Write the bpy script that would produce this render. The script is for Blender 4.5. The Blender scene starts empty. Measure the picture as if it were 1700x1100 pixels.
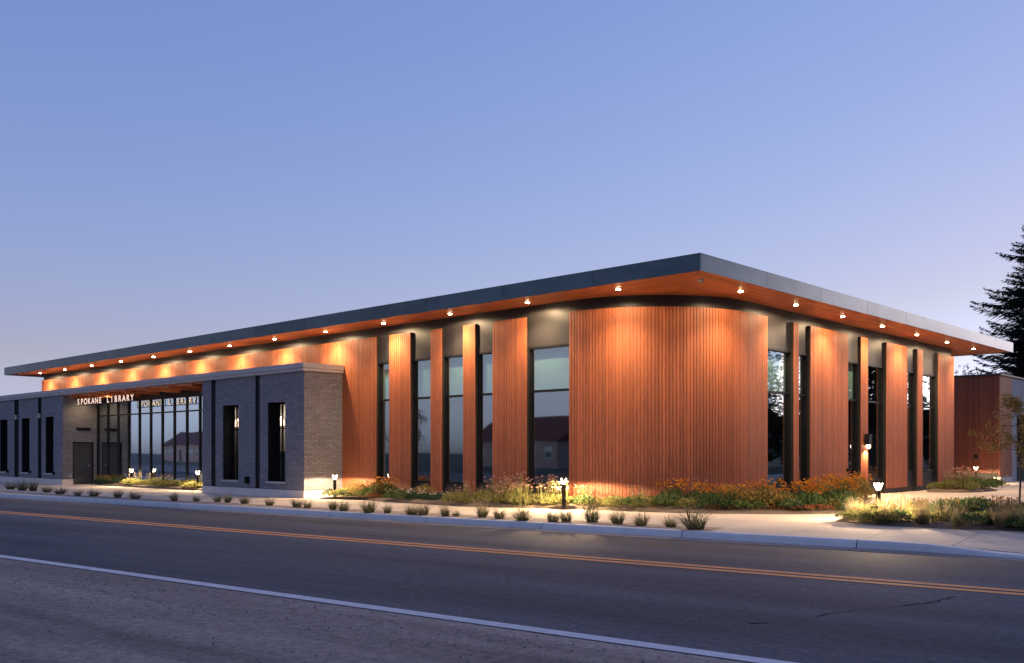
import bpy, math, random
from mathutils import Vector, Matrix, noise

random.seed(11)
sc = bpy.context.scene
COL = sc.collection

# ------------------------------------------------------------------ camera
cam_d = bpy.data.cameras.new('camera')
cam = bpy.data.objects.new('camera', cam_d)
COL.objects.link(cam)
cam.location = (0, 0, 1.75)
cam.rotation_euler = (math.pi / 2, 0, math.radians(42.913))
cam_d.sensor_width = 36
cam_d.lens = 36 * 1575.8 / 1700
cam_d.shift_y = 201 / 1700
cam_d.clip_end = 3000
sc.camera = cam

# ------------------------------------------------------------------ sky, dusk
w = bpy.data.worlds.new('World')
sc.world = w
w.use_nodes = True
nt = w.node_tree
bg = nt.nodes['Background']
sky = nt.nodes.new('ShaderNodeTexSky')
sky.sky_type = 'NISHITA'
sky.sun_disc = False
sky.sun_elevation = math.radians(0.5)
sky.sun_rotation = math.radians(15)
sky.air_density, sky.dust_density, sky.ozone_density = 1, 0.5, 2
sep = nt.nodes.new('ShaderNodeSeparateColor')
com = nt.nodes.new('ShaderNodeCombineColor')
nt.links.new(sky.outputs[0], sep.inputs[0])
chan = []
# one even colour grade over the whole sky (the photograph's lavender dusk)
for i, (gain, gam) in enumerate(((0.552, 0.741), (0.506, 0.626), (0.715, 0.40))):
    p = nt.nodes.new('ShaderNodeMath'); p.operation = 'POWER'; p.inputs[1].default_value = gam
    m = nt.nodes.new('ShaderNodeMath'); m.operation = 'MULTIPLY'; m.inputs[1].default_value = gain
    nt.links.new(sep.outputs[i], p.inputs[0]); nt.links.new(p.outputs[0], m.inputs[0])
    chan.append(m.outputs[0])
# green and blue floored against red keep the low sky lavender instead of yellow
nt.links.new(chan[0], com.inputs[0])
for i, k in ((1, 1.03), (2, 1.33)):
    q = nt.nodes.new('ShaderNodeMath'); q.operation = 'MULTIPLY'; q.inputs[1].default_value = k
    mxm = nt.nodes.new('ShaderNodeMath'); mxm.operation = 'SMOOTH_MAX'; mxm.inputs[2].default_value = 0.03
    nt.links.new(chan[0], q.inputs[0]); nt.links.new(q.outputs[0], mxm.inputs[0]); nt.links.new(chan[i], mxm.inputs[1])
    nt.links.new(mxm.outputs[0], com.inputs[i])
nt.links.new(com.outputs[0], bg.inputs[0])
bg.inputs[1].default_value = 1.0

sun_d = bpy.data.lights.new('sun', 'SUN')
sun = bpy.data.objects.new('sun', sun_d)
COL.objects.link(sun)
sun_d.energy = 0.5
sun_d.angle = math.radians(25)
sun_d.color = (1.0, 0.74, 0.62)
sun.rotation_euler = Vector((-math.sin(math.radians(15)), -math.cos(math.radians(15)), -math.tan(math.radians(2)))).to_track_quat('-Z', 'Y').to_euler()

vs = sc.view_settings
vs.view_transform = 'Standard'
vs.look = 'None'
vs.exposure = 0.18
vs.gamma = 1
vs.use_curve_mapping = False
sc.render.engine = 'CYCLES'
sc.cycles.use_denoising = True
sc.cycles.max_bounces = 6
sc.cycles.transparent_max_bounces = 12
sc.cycles.sample_clamp_indirect = 6

WARM = (1.0, 0.70, 0.40)
DOWNLIGHT_W = 125      # wide spill of each soffit light
BEAM_W = 640            # its main downward beam
BOLLARD_E = 9
BOLLARD_W = 1300

# ------------------------------------------------------------------ materials
def lerp(a, b, t): return a + (b - a) * t

def mat(name, c1, c2=None, rough=0.8, metal=0.0, scale=3.0, stretch=(1, 1, 1), tint=0.0, bump=0.0, bscale=40.0,
        detail=6, spec=0.5, trans=0.0):
    """noise between two colours, optional per-piece tint attribute and fine bump"""
    c2 = c2 or tuple(x * 0.75 for x in c1)
    m = bpy.data.materials.new(name); m.use_nodes = True
    n = m.node_tree; N = n.nodes; L = n.links
    b = N['Principled BSDF']
    b.inputs['Roughness'].default_value = rough
    b.inputs['Metallic'].default_value = metal
    b.inputs['Specular IOR Level'].default_value = spec
    tc = N.new('ShaderNodeTexCoord')
    mp = N.new('ShaderNodeMapping'); mp.inputs['Scale'].default_value = stretch
    L.new(tc.outputs['Object'], mp.inputs[0])
    nz = N.new('ShaderNodeTexNoise'); nz.inputs['Scale'].default_value = scale; nz.inputs['Detail'].default_value = detail
    nz.inputs['Roughness'].default_value = 0.65
    L.new(mp.outputs[0], nz.inputs['Vector'])
    rp = N.new('ShaderNodeValToRGB')
    rp.color_ramp.elements[0].position = 0.3; rp.color_ramp.elements[1].position = 0.7
    rp.color_ramp.elements[0].color = (*c1, 1); rp.color_ramp.elements[1].color = (*c2, 1)
    L.new(nz.outputs['Fac'], rp.inputs[0])
    out = rp.outputs[0]
    if tint:
        at = N.new('ShaderNodeAttribute'); at.attribute_name = 'tint'
        mr = N.new('ShaderNodeMapRange'); mr.inputs[3].default_value = 1 - tint; mr.inputs[4].default_value = 1 + tint
        L.new(at.outputs['Fac'], mr.inputs[0])
        mx = N.new('ShaderNodeMix'); mx.data_type = 'RGBA'; mx.blend_type = 'MULTIPLY'; mx.inputs[0].default_value = 1
        L.new(out, mx.inputs[6]); L.new(mr.outputs[0], mx.inputs[7])
        out = mx.outputs[2]
    L.new(out, b.inputs['Base Color'])
    if bump:
        n2 = N.new('ShaderNodeTexNoise'); n2.inputs['Scale'].default_value = bscale; n2.inputs['Detail'].default_value = 4
        L.new(mp.outputs[0], n2.inputs['Vector'])
        bp = N.new('ShaderNodeBump'); bp.inputs['Strength'].default_value = bump; bp.inputs['Distance'].default_value = 0.02
        L.new(n2.outputs['Fac'], bp.inputs['Height']); L.new(bp.outputs[0], b.inputs['Normal'])
    return m

def leafmat(name, ca, cb, cc=None):
    """per-leaf colour between three values"""
    m = bpy.data.materials.new(name); m.use_nodes = True
    N = m.node_tree.nodes; L = m.node_tree.links; b = N['Principled BSDF']
    b.inputs['Roughness'].default_value = 0.7
    b.inputs['Specular IOR Level'].default_value = 0.25
    at = N.new('ShaderNodeAttribute'); at.attribute_name = 'tint'
    rp = N.new('ShaderNodeValToRGB')
    rp.color_ramp.elements[0].color = (*ca, 1); rp.color_ramp.elements[1].color = (*(cc or cb), 1)
    if cc:
        e = rp.color_ramp.elements.new(0.5); e.color = (*cb, 1)
    L.new(at.outputs['Fac'], rp.inputs[0]); L.new(rp.outputs[0], b.inputs['Base Color'])
    tr = N.new('ShaderNodeBsdfTranslucent'); L.new(rp.outputs[0], tr.inputs[0])
    ms = N.new('ShaderNodeMixShader'); ms.inputs[0].default_value = 0.52
    L.new(b.outputs[0], ms.inputs[1]); L.new(tr.outputs[0], ms.inputs[2])
    L.new(ms.outputs[0], N['Material Output'].inputs[0])
    return m

def emit(name, col, s):
    m = bpy.data.materials.new(name); m.use_nodes = True
    b = m.node_tree.nodes['Principled BSDF']
    b.inputs['Base Color'].default_value = (0.8, 0.75, 0.7, 1)
    b.inputs['Emission Color'].default_value = (*col, 1)
    b.inputs['Emission Strength'].default_value = s
    return m

def glassmat(name, refl=0.36, tcol=(0.74, 0.84, 0.82), gcol=(0.72, 0.84, 0.86)):
    m = bpy.data.materials.new(name); m.use_nodes = True
    N = m.node_tree.nodes; L = m.node_tree.links
    N.remove(N['Principled BSDF'])
    g = N.new('ShaderNodeBsdfGlossy'); g.inputs['Roughness'].default_value = 0.02; g.inputs[0].default_value = (*gcol, 1)
    tc = N.new('ShaderNodeTexCoord')
    nz = N.new('ShaderNodeTexNoise'); nz.inputs['Scale'].default_value = 0.55; nz.inputs['Detail'].default_value = 1
    L.new(tc.outputs['Object'], nz.inputs['Vector'])
    bp = N.new('ShaderNodeBump'); bp.inputs['Strength'].default_value = 0.22; bp.inputs['Distance'].default_value = 0.02
    L.new(nz.outputs['Fac'], bp.inputs['Height']); L.new(bp.outputs[0], g.inputs['Normal'])
    t = N.new('ShaderNodeBsdfTransparent'); t.inputs[0].default_value = (*tcol, 1)
    fr = N.new('ShaderNodeFresnel'); fr.inputs[0].default_value = 1.5
    mr = N.new('ShaderNodeMapRange'); mr.inputs[3].default_value = refl; mr.inputs[4].default_value = 1.0
    L.new(fr.outputs[0], mr.inputs[0])
    ms = N.new('ShaderNodeMixShader')
    # only the outer face of the pane reflects; leaving through its back face is clear
    ge = N.new('ShaderNodeNewGeometry')
    iv = N.new('ShaderNodeMath'); iv.operation = 'SUBTRACT'; iv.inputs[0].default_value = 1.0; L.new(ge.outputs['Backfacing'], iv.inputs[1])
    mm = N.new('ShaderNodeMath'); mm.operation = 'MULTIPLY'; L.new(mr.outputs[0], mm.inputs[0]); L.new(iv.outputs[0], mm.inputs[1])
    L.new(mm.outputs[0], ms.inputs[0]); L.new(t.outputs[0], ms.inputs[1]); L.new(g.outputs[0], ms.inputs[2])
    L.new(ms.outputs[0], N['Material Output'].inputs[0])
    return m

M = {}
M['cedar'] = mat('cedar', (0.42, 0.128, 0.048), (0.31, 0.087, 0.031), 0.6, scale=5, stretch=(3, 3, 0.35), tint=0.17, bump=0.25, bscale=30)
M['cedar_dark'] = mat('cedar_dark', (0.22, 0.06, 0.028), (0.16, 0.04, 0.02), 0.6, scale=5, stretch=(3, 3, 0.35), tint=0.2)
M['soffit'] = mat('soffit_wood', (0.62, 0.205, 0.080), (0.50, 0.150, 0.058), 0.5, scale=3, stretch=(0.5, 0.5, 3), tint=0.22)
M['bronze'] = mat('dark_bronze_metal', (0.030, 0.026, 0.026), (0.022, 0.020, 0.020), 0.5, 0.0, scale=1.3, bump=0.03, bscale=3)
M['black'] = mat('black_metal', (0.007, 0.007, 0.008), (0.010, 0.010, 0.011), 0.5, spec=0.3)
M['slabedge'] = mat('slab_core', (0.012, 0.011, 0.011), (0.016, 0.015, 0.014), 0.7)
M['fascia'] = mat('fascia_zinc', (0.076, 0.104, 0.128), (0.052, 0.076, 0.098), 0.28, 0.95, scale=1.2, stretch=(1, 1, 2.5), tint=0.16, bump=0.06, bscale=2.2)
M['brick'] = mat('dark_brick', (0.235, 0.23, 0.25), (0.17, 0.165, 0.18), 0.8, scale=14, tint=0.18, bump=0.4, bscale=60)
M['mortar'] = mat('mortar', (0.09, 0.086, 0.088), (0.07, 0.067, 0.069), 0.95, scale=20)
M['stone'] = mat('cast_stone', (0.50, 0.455, 0.43), (0.43, 0.39, 0.37), 0.85, scale=2.5, bump=0.15, bscale=50)
M['plinth'] = mat('plinth_concrete', (0.68, 0.59, 0.54), (0.58, 0.51, 0.47), 0.9, scale=1.6, bump=0.2, bscale=45)
M['pave'] = mat('pavement_concrete', (0.56, 0.475, 0.375), (0.48, 0.405, 0.32), 0.9, scale=0.9, tint=0.10, bump=0.2, bscale=60)
M['kerb'] = mat('kerb_concrete', (0.60, 0.585, 0.58), (0.50, 0.49, 0.49), 0.85, scale=2.2, tint=0.10, bump=0.25, bscale=50)
M['gutter'] = mat('gutter_concrete', (0.20, 0.19, 0.19), (0.145, 0.14, 0.145), 0.9, scale=1.6, stretch=(0.4, 2, 1), tint=0.12, bump=0.3, bscale=50)
M['mulch'] = mat('mulch', (0.17, 0.12, 0.08), (0.10, 0.07, 0.048), 0.95, scale=9, bump=0.8, bscale=25)
M['sand'] = mat('strip_gravel', (0.34, 0.28, 0.22), (0.25, 0.20, 0.155), 0.95, scale=6, bump=0.7, bscale=40)
M['earth'] = mat('earth', (0.12, 0.10, 0.07), (0.09, 0.085, 0.05), 0.95, scale=0.3)
M['hill'] = mat('hill', (0.05, 0.06, 0.05), (0.035, 0.045, 0.04), 0.95, scale=0.02)
M['stucco'] = mat('grey_stucco', (0.40, 0.37, 0.35), (0.35, 0.325, 0.31), 0.9, scale=2, bump=0.1, bscale=40)
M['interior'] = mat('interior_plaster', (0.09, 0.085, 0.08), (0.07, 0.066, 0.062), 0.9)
M['blind'] = mat('blind_fabric', (0.54, 0.62, 0.61), (0.50, 0.57, 0.56), 0.95, scale=1)
M['door'] = mat('painted_door', (0.045, 0.05, 0.058), (0.037, 0.041, 0.048), 0.45)
M['pole'] = mat('post_metal', (0.014, 0.011, 0.010), (0.010, 0.008, 0.007), 0.6, 0.0, spec=0.15)
M['cream'] = mat('cream_plastic', (0.6, 0.55, 0.48), None, 0.5)
M['yellow'] = mat('yellow_paint', (0.95, 0.36, 0.10), (0.84, 0.29, 0.08), 0.75, scale=5, bump=0.3, bscale=90)
M['white'] = mat('white_paint', (0.74, 0.68, 0.66), (0.56, 0.52, 0.51), 0.8, scale=4, bump=0.3, bscale=90)
def wear(m, amount):
    N = m.node_tree.nodes; L = m.node_tree.links; b = N['Principled BSDF']
    src = b.inputs['Base Color'].links[0].from_socket
    tc = N.new('ShaderNodeTexCoord'); nz = N.new('ShaderNodeTexNoise'); nz.inputs['Scale'].default_value = 9; nz.inputs['Detail'].default_value = 9; nz.inputs['Roughness'].default_value = 0.8
    L.new(tc.outputs['Object'], nz.inputs['Vector'])
    mr = N.new('ShaderNodeMapRange'); mr.inputs[1].default_value = amount; mr.inputs[2].default_value = amount + 0.06; L.new(nz.outputs['Fac'], mr.inputs[0])
    mx = N.new('ShaderNodeMix'); mx.data_type = 'RGBA'; L.new(mr.outputs[0], mx.inputs[0]); L.new(src, mx.inputs[6]); mx.inputs[7].default_value = (0.12, 0.11, 0.11, 1)
    L.new(mx.outputs[2], b.inputs['Base Color'])
wear(M['yellow'], 0.60); wear(M['white'], 0.58)
M['bark'] = mat('bark', (0.09, 0.065, 0.05), (0.055, 0.04, 0.03), 0.95, scale=20, stretch=(1, 1, 0.2))
M['glass'] = glassmat('window_glass')
M['slotglass'] = glassmat('slot_glass', 0.10, (0.90, 0.92, 0.92))
M['store'] = glassmat('storefront_glass', 0.74, (0.26, 0.32, 0.33), (0.80, 0.93, 1.0))
M['lamp'] = emit('lamp_lens', (1.0, 0.72, 0.42), 80)
M['bollard_lens'] = emit('bollard_lens', (1.0, 0.74, 0.44), BOLLARD_E)
M['sign_face'] = emit('sign_face', (1.0, 0.68, 0.48), 1.2)
M['pendant'] = emit('pendant_lamp', (1.0, 0.62, 0.40), 5)
M['cabinet'] = mat('cabinet', (0.16, 0.30, 0.30), None, 0.6)
M['sign_edge'] = mat('sign_edge', (0.16, 0.05, 0.03), None, 0.5)
M['spruce'] = leafmat('spruce_needles', (0.018, 0.030, 0.028), (0.030, 0.045, 0.038), (0.055, 0.068, 0.052))
M['tuft'] = leafmat('tuft_blades', (0.065, 0.085, 0.038), (0.15, 0.15, 0.07), (0.40, 0.31, 0.18))
M['lime'] = leafmat('lime_foliage', (0.12, 0.14, 0.04), (0.24, 0.235, 0.075), (0.40, 0.35, 0.14))
M['green'] = leafmat('green_foliage', (0.035, 0.070, 0.024), (0.075, 0.125, 0.042), (0.20, 0.235, 0.09))
M['deep'] = leafmat('deep_foliage', (0.024, 0.05, 0.036), (0.05, 0.09, 0.055), (0.11, 0.15, 0.08))
M['russet'] = leafmat('russet_foliage', (0.09, 0.035, 0.016), (0.20, 0.075, 0.03), (0.34, 0.13, 0.06))
M['straw'] = leafmat('straw_blades', (0.14, 0.11, 0.055), (0.26, 0.20, 0.11), (0.42, 0.33, 0.20))
M['orange'] = leafmat('orange_petals', (0.45, 0.14, 0.015), (0.60, 0.24, 0.02), (0.66, 0.34, 0.05))
M['pink'] = leafmat('pale_pink_heads', (0.42, 0.22, 0.17), (0.58, 0.36, 0.29), (0.66, 0.46, 0.38))
M['daisy'] = leafmat('white_petals', (0.60, 0.56, 0.48), (0.70, 0.66, 0.58), (0.74, 0.72, 0.66))
M['gold'] = leafmat('golden_leaves', (0.14, 0.11, 0.03), (0.26, 0.20, 0.06), (0.40, 0.27, 0.09))
M['tree'] = leafmat('tree_leaves', (0.030, 0.035, 0.016), (0.06, 0.055, 0.026), (0.11, 0.09, 0.045))

# asphalt: aggregate, long wear bands, tar cracks
def asphalt(name, c1, c2, bands=False, grit=0.35):
    m = bpy.data.materials.new(name); m.use_nodes = True
    N = m.node_tree.nodes; L = m.node_tree.links; b = N['Principled BSDF']
    b.inputs['Roughness'].default_value = 0.82
    b.inputs['Specular IOR Level'].default_value = 0.35
    tc = N.new('ShaderNodeTexCoord')
    mp = N.new('ShaderNodeMapping'); mp.inputs['Scale'].default_value = (0.10, 0.9, 1)
    L.new(tc.outputs['Object'], mp.inputs[0])
    n1 = N.new('ShaderNodeTexNoise'); n1.inputs['Scale'].default_value = 1.0; n1.inputs['Detail'].default_value = 7; n1.inputs['Roughness'].default_value = 0.62
    L.new(mp.outputs[0], n1.inputs['Vector'])
    r1 = N.new('ShaderNodeValToRGB'); r1.color_ramp.elements[0].position = 0.34; r1.color_ramp.elements[1].position = 0.66
    r1.color_ramp.elements[0].color = (*c1, 1); r1.color_ramp.elements[1].color = (*c2, 1)
    L.new(n1.outputs['Fac'], r1.inputs[0])
    n2 = N.new('ShaderNodeTexNoise'); n2.inputs['Scale'].default_value = 9; n2.inputs['Detail'].default_value = 10; n2.inputs['Roughness'].default_value = 0.92
    L.new(tc.outputs['Object'], n2.inputs['Vector'])
    mr = N.new('ShaderNodeMapRange'); mr.inputs[1].default_value = 0.36; mr.inputs[2].default_value = 0.64
    mr.inputs[3].default_value = 1 - grit; mr.inputs[4].default_value = 1 + grit
    L.new(n2.outputs['Fac'], mr.inputs[0])
    mx = N.new('ShaderNodeMix'); mx.data_type = 'RGBA'; mx.blend_type = 'MULTIPLY'; mx.inputs[0].default_value = 1
    L.new(r1.outputs[0], mx.inputs[6]); L.new(mr.outputs[0], mx.inputs[7])
    if bands:   # wheel paths polished darker, paler strips beside the paint
        sx = N.new('ShaderNodeSeparateXYZ'); L.new(tc.outputs['Object'], sx.inputs[0])
        nw = N.new('ShaderNodeTexNoise'); nw.inputs['Scale'].default_value = 0.25; nw.inputs['Detail'].default_value = 3
        L.new(tc.outputs['Object'], nw.inputs['Vector'])
        ad = N.new('ShaderNodeMath'); ad.operation = 'ADD'; L.new(sx.outputs[1], ad.inputs[0]); L.new(nw.outputs['Fac'], ad.inputs[1])
        mv = N.new('ShaderNodeMapRange'); mv.inputs[1].default_value = 8.0; mv.inputs[2].default_value = 17.7
        L.new(ad.outputs[0], mv.inputs[0])
        rb = N.new('ShaderNodeValToRGB'); rb.color_ramp.elements[0].position = 0.0; rb.color_ramp.elements[0].color = (1.15, 1.15, 1.15, 1)
        rb.color_ramp.elements[1].position = 1.0; rb.color_ramp.elements[1].color = (1.05, 1.02, 1.0, 1)
        for ps, vv in ((.14, .74), (.26, 1.0), (.38, .76), (.52, 1.18), (.60, 1.12), (.70, .80), (.80, 1.0), (.90, .82)):
            e = rb.color_ramp.elements.new(ps); e.color = (vv, vv, vv, 1)
        L.new(mv.outputs[0], rb.inputs[0])
        mb = N.new('ShaderNodeMix'); mb.data_type = 'RGBA'; mb.blend_type = 'MULTIPLY'; mb.inputs[0].default_value = 1
        L.new(mx.outputs[2], mb.inputs[6]); L.new(rb.outputs[0], mb.inputs[7]); mx = mb
    # scattered dark pits and pale stones
    n3 = N.new('ShaderNodeTexNoise'); n3.inputs['Scale'].default_value = 7; n3.inputs['Detail'].default_value = 8; n3.inputs['Roughness'].default_value = 0.85
    L.new(tc.outputs['Object'], n3.inputs['Vector'])
    r3 = N.new('ShaderNodeValToRGB'); r3.color_ramp.elements[0].position = 0.32; r3.color_ramp.elements[1].position = 0.42
    r3.color_ramp.elements[0].color = (0.55, 0.55, 0.55, 1); r3.color_ramp.elements[1].color = (1, 1, 1, 1)
    e = r3.color_ramp.elements.new(0.66); e.color = (1, 1, 1, 1)
    e = r3.color_ramp.elements.new(0.74); e.color = (1.35, 1.32, 1.28, 1)
    L.new(n3.outputs['Fac'], r3.inputs[0])
    m2 = N.new('ShaderNodeMix'); m2.data_type = 'RGBA'; m2.blend_type = 'MULTIPLY'; m2.inputs[0].default_value = 1
    L.new(mx.outputs[2], m2.inputs[6]); L.new(r3.outputs[0], m2.inputs[7])
    L.new(m2.outputs[2], b.inputs['Base Color'])
    bp = N.new('ShaderNodeBump'); bp.inputs['Strength'].default_value = 0.55; bp.inputs['Distance'].default_value = 0.012
    n4 = N.new('ShaderNodeTexNoise'); n4.inputs['Scale'].default_value = 60; n4.inputs['Detail'].default_value = 3
    L.new(tc.outputs['Object'], n4.inputs['Vector'])
    L.new(n4.outputs['Fac'], bp.inputs['Height']); L.new(bp.outputs[0], b.inputs['Normal'])
    return m
M['asphalt'] = asphalt('asphalt', (0.046, 0.050, 0.062), (0.092, 0.096, 0.112), bands=True, grit=0.8)
M['shoulder'] = asphalt('shoulder_asphalt', (0.15, 0.105, 0.085), (0.36, 0.265, 0.215), grit=0.7)
M['grit'] = mat('grit', (0.28, 0.23, 0.20), (0.15, 0.13, 0.12), 0.9, scale=8, tint=0.6)
M['tar'] = mat('tar', (0.012, 0.012, 0.013), None, 0.95, spec=0.1)

# ------------------------------------------------------------------ mesh helpers
class MB:
    def __init__(s): s.v = []; s.f = []; s.t = []; s.m = []
    def face(s, pts, t=0.5, mi=0):
        i = len(s.v); s.v += [tuple(p) for p in pts]; s.f.append(tuple(range(i, i + len(pts)))); s.t.append(t); s.m.append(mi)
    def box(s, x0, x1, y0, y1, z0, z1, t=0.5, mi=0):
        i = len(s.v)
        s.v += [(x0, y0, z0), (x1, y0, z0), (x1, y1, z0), (x0, y1, z0), (x0, y0, z1), (x1, y0, z1), (x1, y1, z1), (x0, y1, z1)]
        for q in ((0, 3, 2, 1), (4, 5, 6, 7), (0, 1, 5, 4), (1, 2, 6, 5), (2, 3, 7, 6), (3, 0, 4, 7)):
            s.f.append(tuple(i + k for k in q)); s.t.append(t); s.m.append(mi)
        return s
    def prism(s, poly, z0, z1, t=0.5, mi=0):
        n = len(poly); i = len(s.v)
        zf0 = z0 if callable(z0) else (lambda x, y: z0)
        zf1 = z1 if callable(z1) else (lambda x, y: z1)
        s.v += [(x, y, zf0(x, y)) for x, y in poly] + [(x, y, zf1(x, y)) for x, y in poly]
        s.f.append(tuple(i + k for k in reversed(range(n)))); s.f.append(tuple(i + n + k for k in range(n)))
        s.t += [t, t]; s.m += [mi, mi]
        for k in range(n):
            s.f.append((i + k, i + (k + 1) % n, i + n + (k + 1) % n, i + n + k)); s.t.append(t); s.m.append(mi)
        return s
    def rib(s, p, nrm, w, d, z0, z1, t):
        tx, ty = -nrm[1], nrm[0]; h = w / 2
        a = (p[0] - tx * h, p[1] - ty * h); b = (p[0] + tx * h, p[1] + ty * h)
        c = (b[0] + nrm[0] * d, b[1] + nrm[1] * d); e = (a[0] + nrm[0] * d, a[1] + nrm[1] * d)
        poly = [a, b, c, e]
        ar = sum(poly[k][0] * poly[(k + 1) % 4][1] - poly[(k + 1) % 4][0] * poly[k][1] for k in range(4))
        if ar < 0: poly.reverse()
        s.prism(poly, z0, z1, t)
    def tube(s, pts, rad, n=6, t=0.5, mi=0, cap=True):
        rings = []
        for k, p in enumerate(pts):
            p = Vector(p)
            d = (Vector(pts[min(k + 1, len(pts) - 1)]) - Vector(pts[max(k - 1, 0)])).normalized()
            a = d.orthogonal().normalized() if abs(d.z) < 0.95 else Vector((1, 0, 0)).cross(d).normalized()
            b = d.cross(a)
            r = rad[k] if isinstance(rad, (list, tuple)) else rad
            i = len(s.v)
            for j in range(n):
                an = 2 * math.pi * j / n
                s.v.append(tuple(p + a * (r * math.cos(an)) + b * (r * math.sin(an))))
            rings.append(i)
        for k in range(len(rings) - 1):
            for j in range(n):
                s.f.append((rings[k] + j, rings[k] + (j + 1) % n, rings[k + 1] + (j + 1) % n, rings[k + 1] + j)); s.t.append(t); s.m.append(mi)
        if cap:
            s.f.append(tuple(rings[0] + j for j in reversed(range(n)))); s.f.append(tuple(rings[-1] + j for j in range(n)))
            s.t += [t, t]; s.m += [mi, mi]
        return s
    def lathe(s, prof, c=(0, 0, 0), n=16, t=0.5, mi=0):
        i = len(s.v); k = len(prof)
        for j in range(n):
            an = 2 * math.pi * j / n
            for r, z in prof:
                s.v.append((c[0] + r * math.cos(an), c[1] + r * math.sin(an), c[2] + z))
        for j in range(n):
            for q in range(k - 1):
                a = i + j * k + q; b = i + ((j + 1) % n) * k + q
                s.f.append((a, b, b + 1, a + 1)); s.t.append(t); s.m.append(mi)
        return s
    def leaf(s, p, d, up, L, W, t, mi=0):
        """pointed leaf: a bent diamond of two triangles pairs"""
        p = Vector(p); d = Vector(d).normalized(); side = d.cross(Vector(up))
        if side.length < 1e-4: side = Vector((1, 0, 0))
        side.normalize()
        q = p + d * L
        mid = p + d * (L * 0.5)
        s.face((p, mid + side * (W / 2), q, mid - side * (W / 2)), t, mi)
    def mesh(s, name, mats):
        me = bpy.data.meshes.new(name)
        me.from_pydata(s.v, [], s.f)
        for m in (mats if isinstance(mats, (list, tuple)) else [mats]): me.materials.append(m)
        if any(s.m): me.polygons.foreach_set('material_index', s.m)
        at = me.attributes.new('tint', 'FLOAT', 'FACE')
        at.data.foreach_set('value', s.t)
        me.update()
        return me
    def build(s, name, mats, parent=None, smooth=False, loc=None):
        me = s.mesh(name, mats)
        o = bpy.data.objects.new(name, me); COL.objects.link(o)
        if smooth: me.shade_smooth()
        if loc: o.location = loc
        if parent: put(o, parent)
        return o

def put(o, parent):
    o.parent = parent
    p = parent; T = Vector((0, 0, 0)); 
    mw = Matrix.Identity(4)
    chain = []
    while p:
        chain.append(p); p = p.parent
    for q in reversed(chain):
        mw = mw @ q.matrix_parent_inverse @ q.matrix_basis
    o.matrix_parent_inverse = mw.inverted()

def tag(o, label=None, cat=None, group=None, kind=None):
    if label: o['label'] = label
    if cat: o['category'] = cat
    if group: o['group'] = group
    if kind: o['kind'] = kind
    return o

def thing(name, label, cat, loc=(0, 0, 0), group=None):
    o = bpy.data.objects.new(name, None); COL.objects.link(o)
    o.location = loc; o.empty_display_size = 0.2
    return tag(o, label, cat, group)

def group_node(name, kind):
    o = bpy.data.objects.new(name, None); COL.objects.link(o); o['kind'] = kind
    return o

def copy_tree(o, loc, rotz=0, scale=1, label=None, group=None):
    r = o.copy(); COL.objects.link(r); r.location = loc; r.rotation_euler = (0, 0, rotz)
    r.scale = (scale, scale, scale) if not isinstance(scale, tuple) else scale
    if label: r['label'] = label
    if group: r['group'] = group
    for ch in o.children:
        c = ch.copy(); COL.objects.link(c); c.parent = r
        for g in ch.children:
            d = g.copy(); COL.objects.link(d); d.parent = c
    return r

def spot(name, loc, target, watt, ang, blend, parent=None, col=WARM, r=0.04):
    l = bpy.data.lights.new(name, 'SPOT'); l.energy = watt; l.spot_size = math.radians(ang); l.spot_blend = blend
    l.color = col; l.shadow_soft_size = r
    o = bpy.data.objects.new(name, l); COL.objects.link(o); o.location = loc
    o.rotation_euler = (Vector(target) - Vector(loc)).to_track_quat('-Z', 'Y').to_euler()
    if parent: put(o, parent)
    return o

AL = math.radians(6.05)
CA, SA = math.cos(AL), math.sin(AL)
def uv(x, y): return x * CA + y * SA, y * CA - x * SA
def xy(u, v): return u * CA - v * SA, u * SA + v * CA
def sstep(t): t = max(0.0, min(1.0, t)); return t * t * (3 - 2 * t)
def gz(x, y):
    u, v = uv(x, y)
    drop = 0.105 * sstep((u + 4.6) / 2.2) * (1 - sstep((v - 17.9) / 2.4))      # the drive's ramp
    return 0.15 + 0.10 * sstep((x + 28) / 9) * sstep((v - 17.9) / 4) - drop

# ------------------------------------------------------------------ the setting
def sheet(name, x0, x1, y0, y1, z, m, rot=0.0):
    b = MB(); b.face([(x0, y0, 0), (x1, y0, 0), (x1, y1, 0), (x0, y1, 0)])
    o = b.build(name, m); o.location = (0, 0, z); o.rotation_euler = (0, 0, rot); o['kind'] = 'structure'
    return o
sheet('ground', -1500, 1500, -1500, 1500, -0.06, M['earth'])
sheet('road', -240, 140, 7.55, 17.17, 0.0, M['asphalt'], AL)
sheet('road_shoulder', -240, 140, -7.0, 7.60, -0.004, M['shoulder'], AL)
sheet('edge_line', -240, 140, 7.53, 7.73, 0.005, M['white'], AL)
cl = group_node('centre_line', 'structure')
for v in (13.12, 13.44):
    b = MB(); b.face([(-240, v - 0.095, 0), (140, v - 0.095, 0), (140, v + 0.095, 0), (-240, v + 0.095, 0)])
    o = b.build('painted_stripe', M['yellow'], cl); o.location = (0, 0, 0.005); o.rotation_euler = (0, 0, AL)
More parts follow.
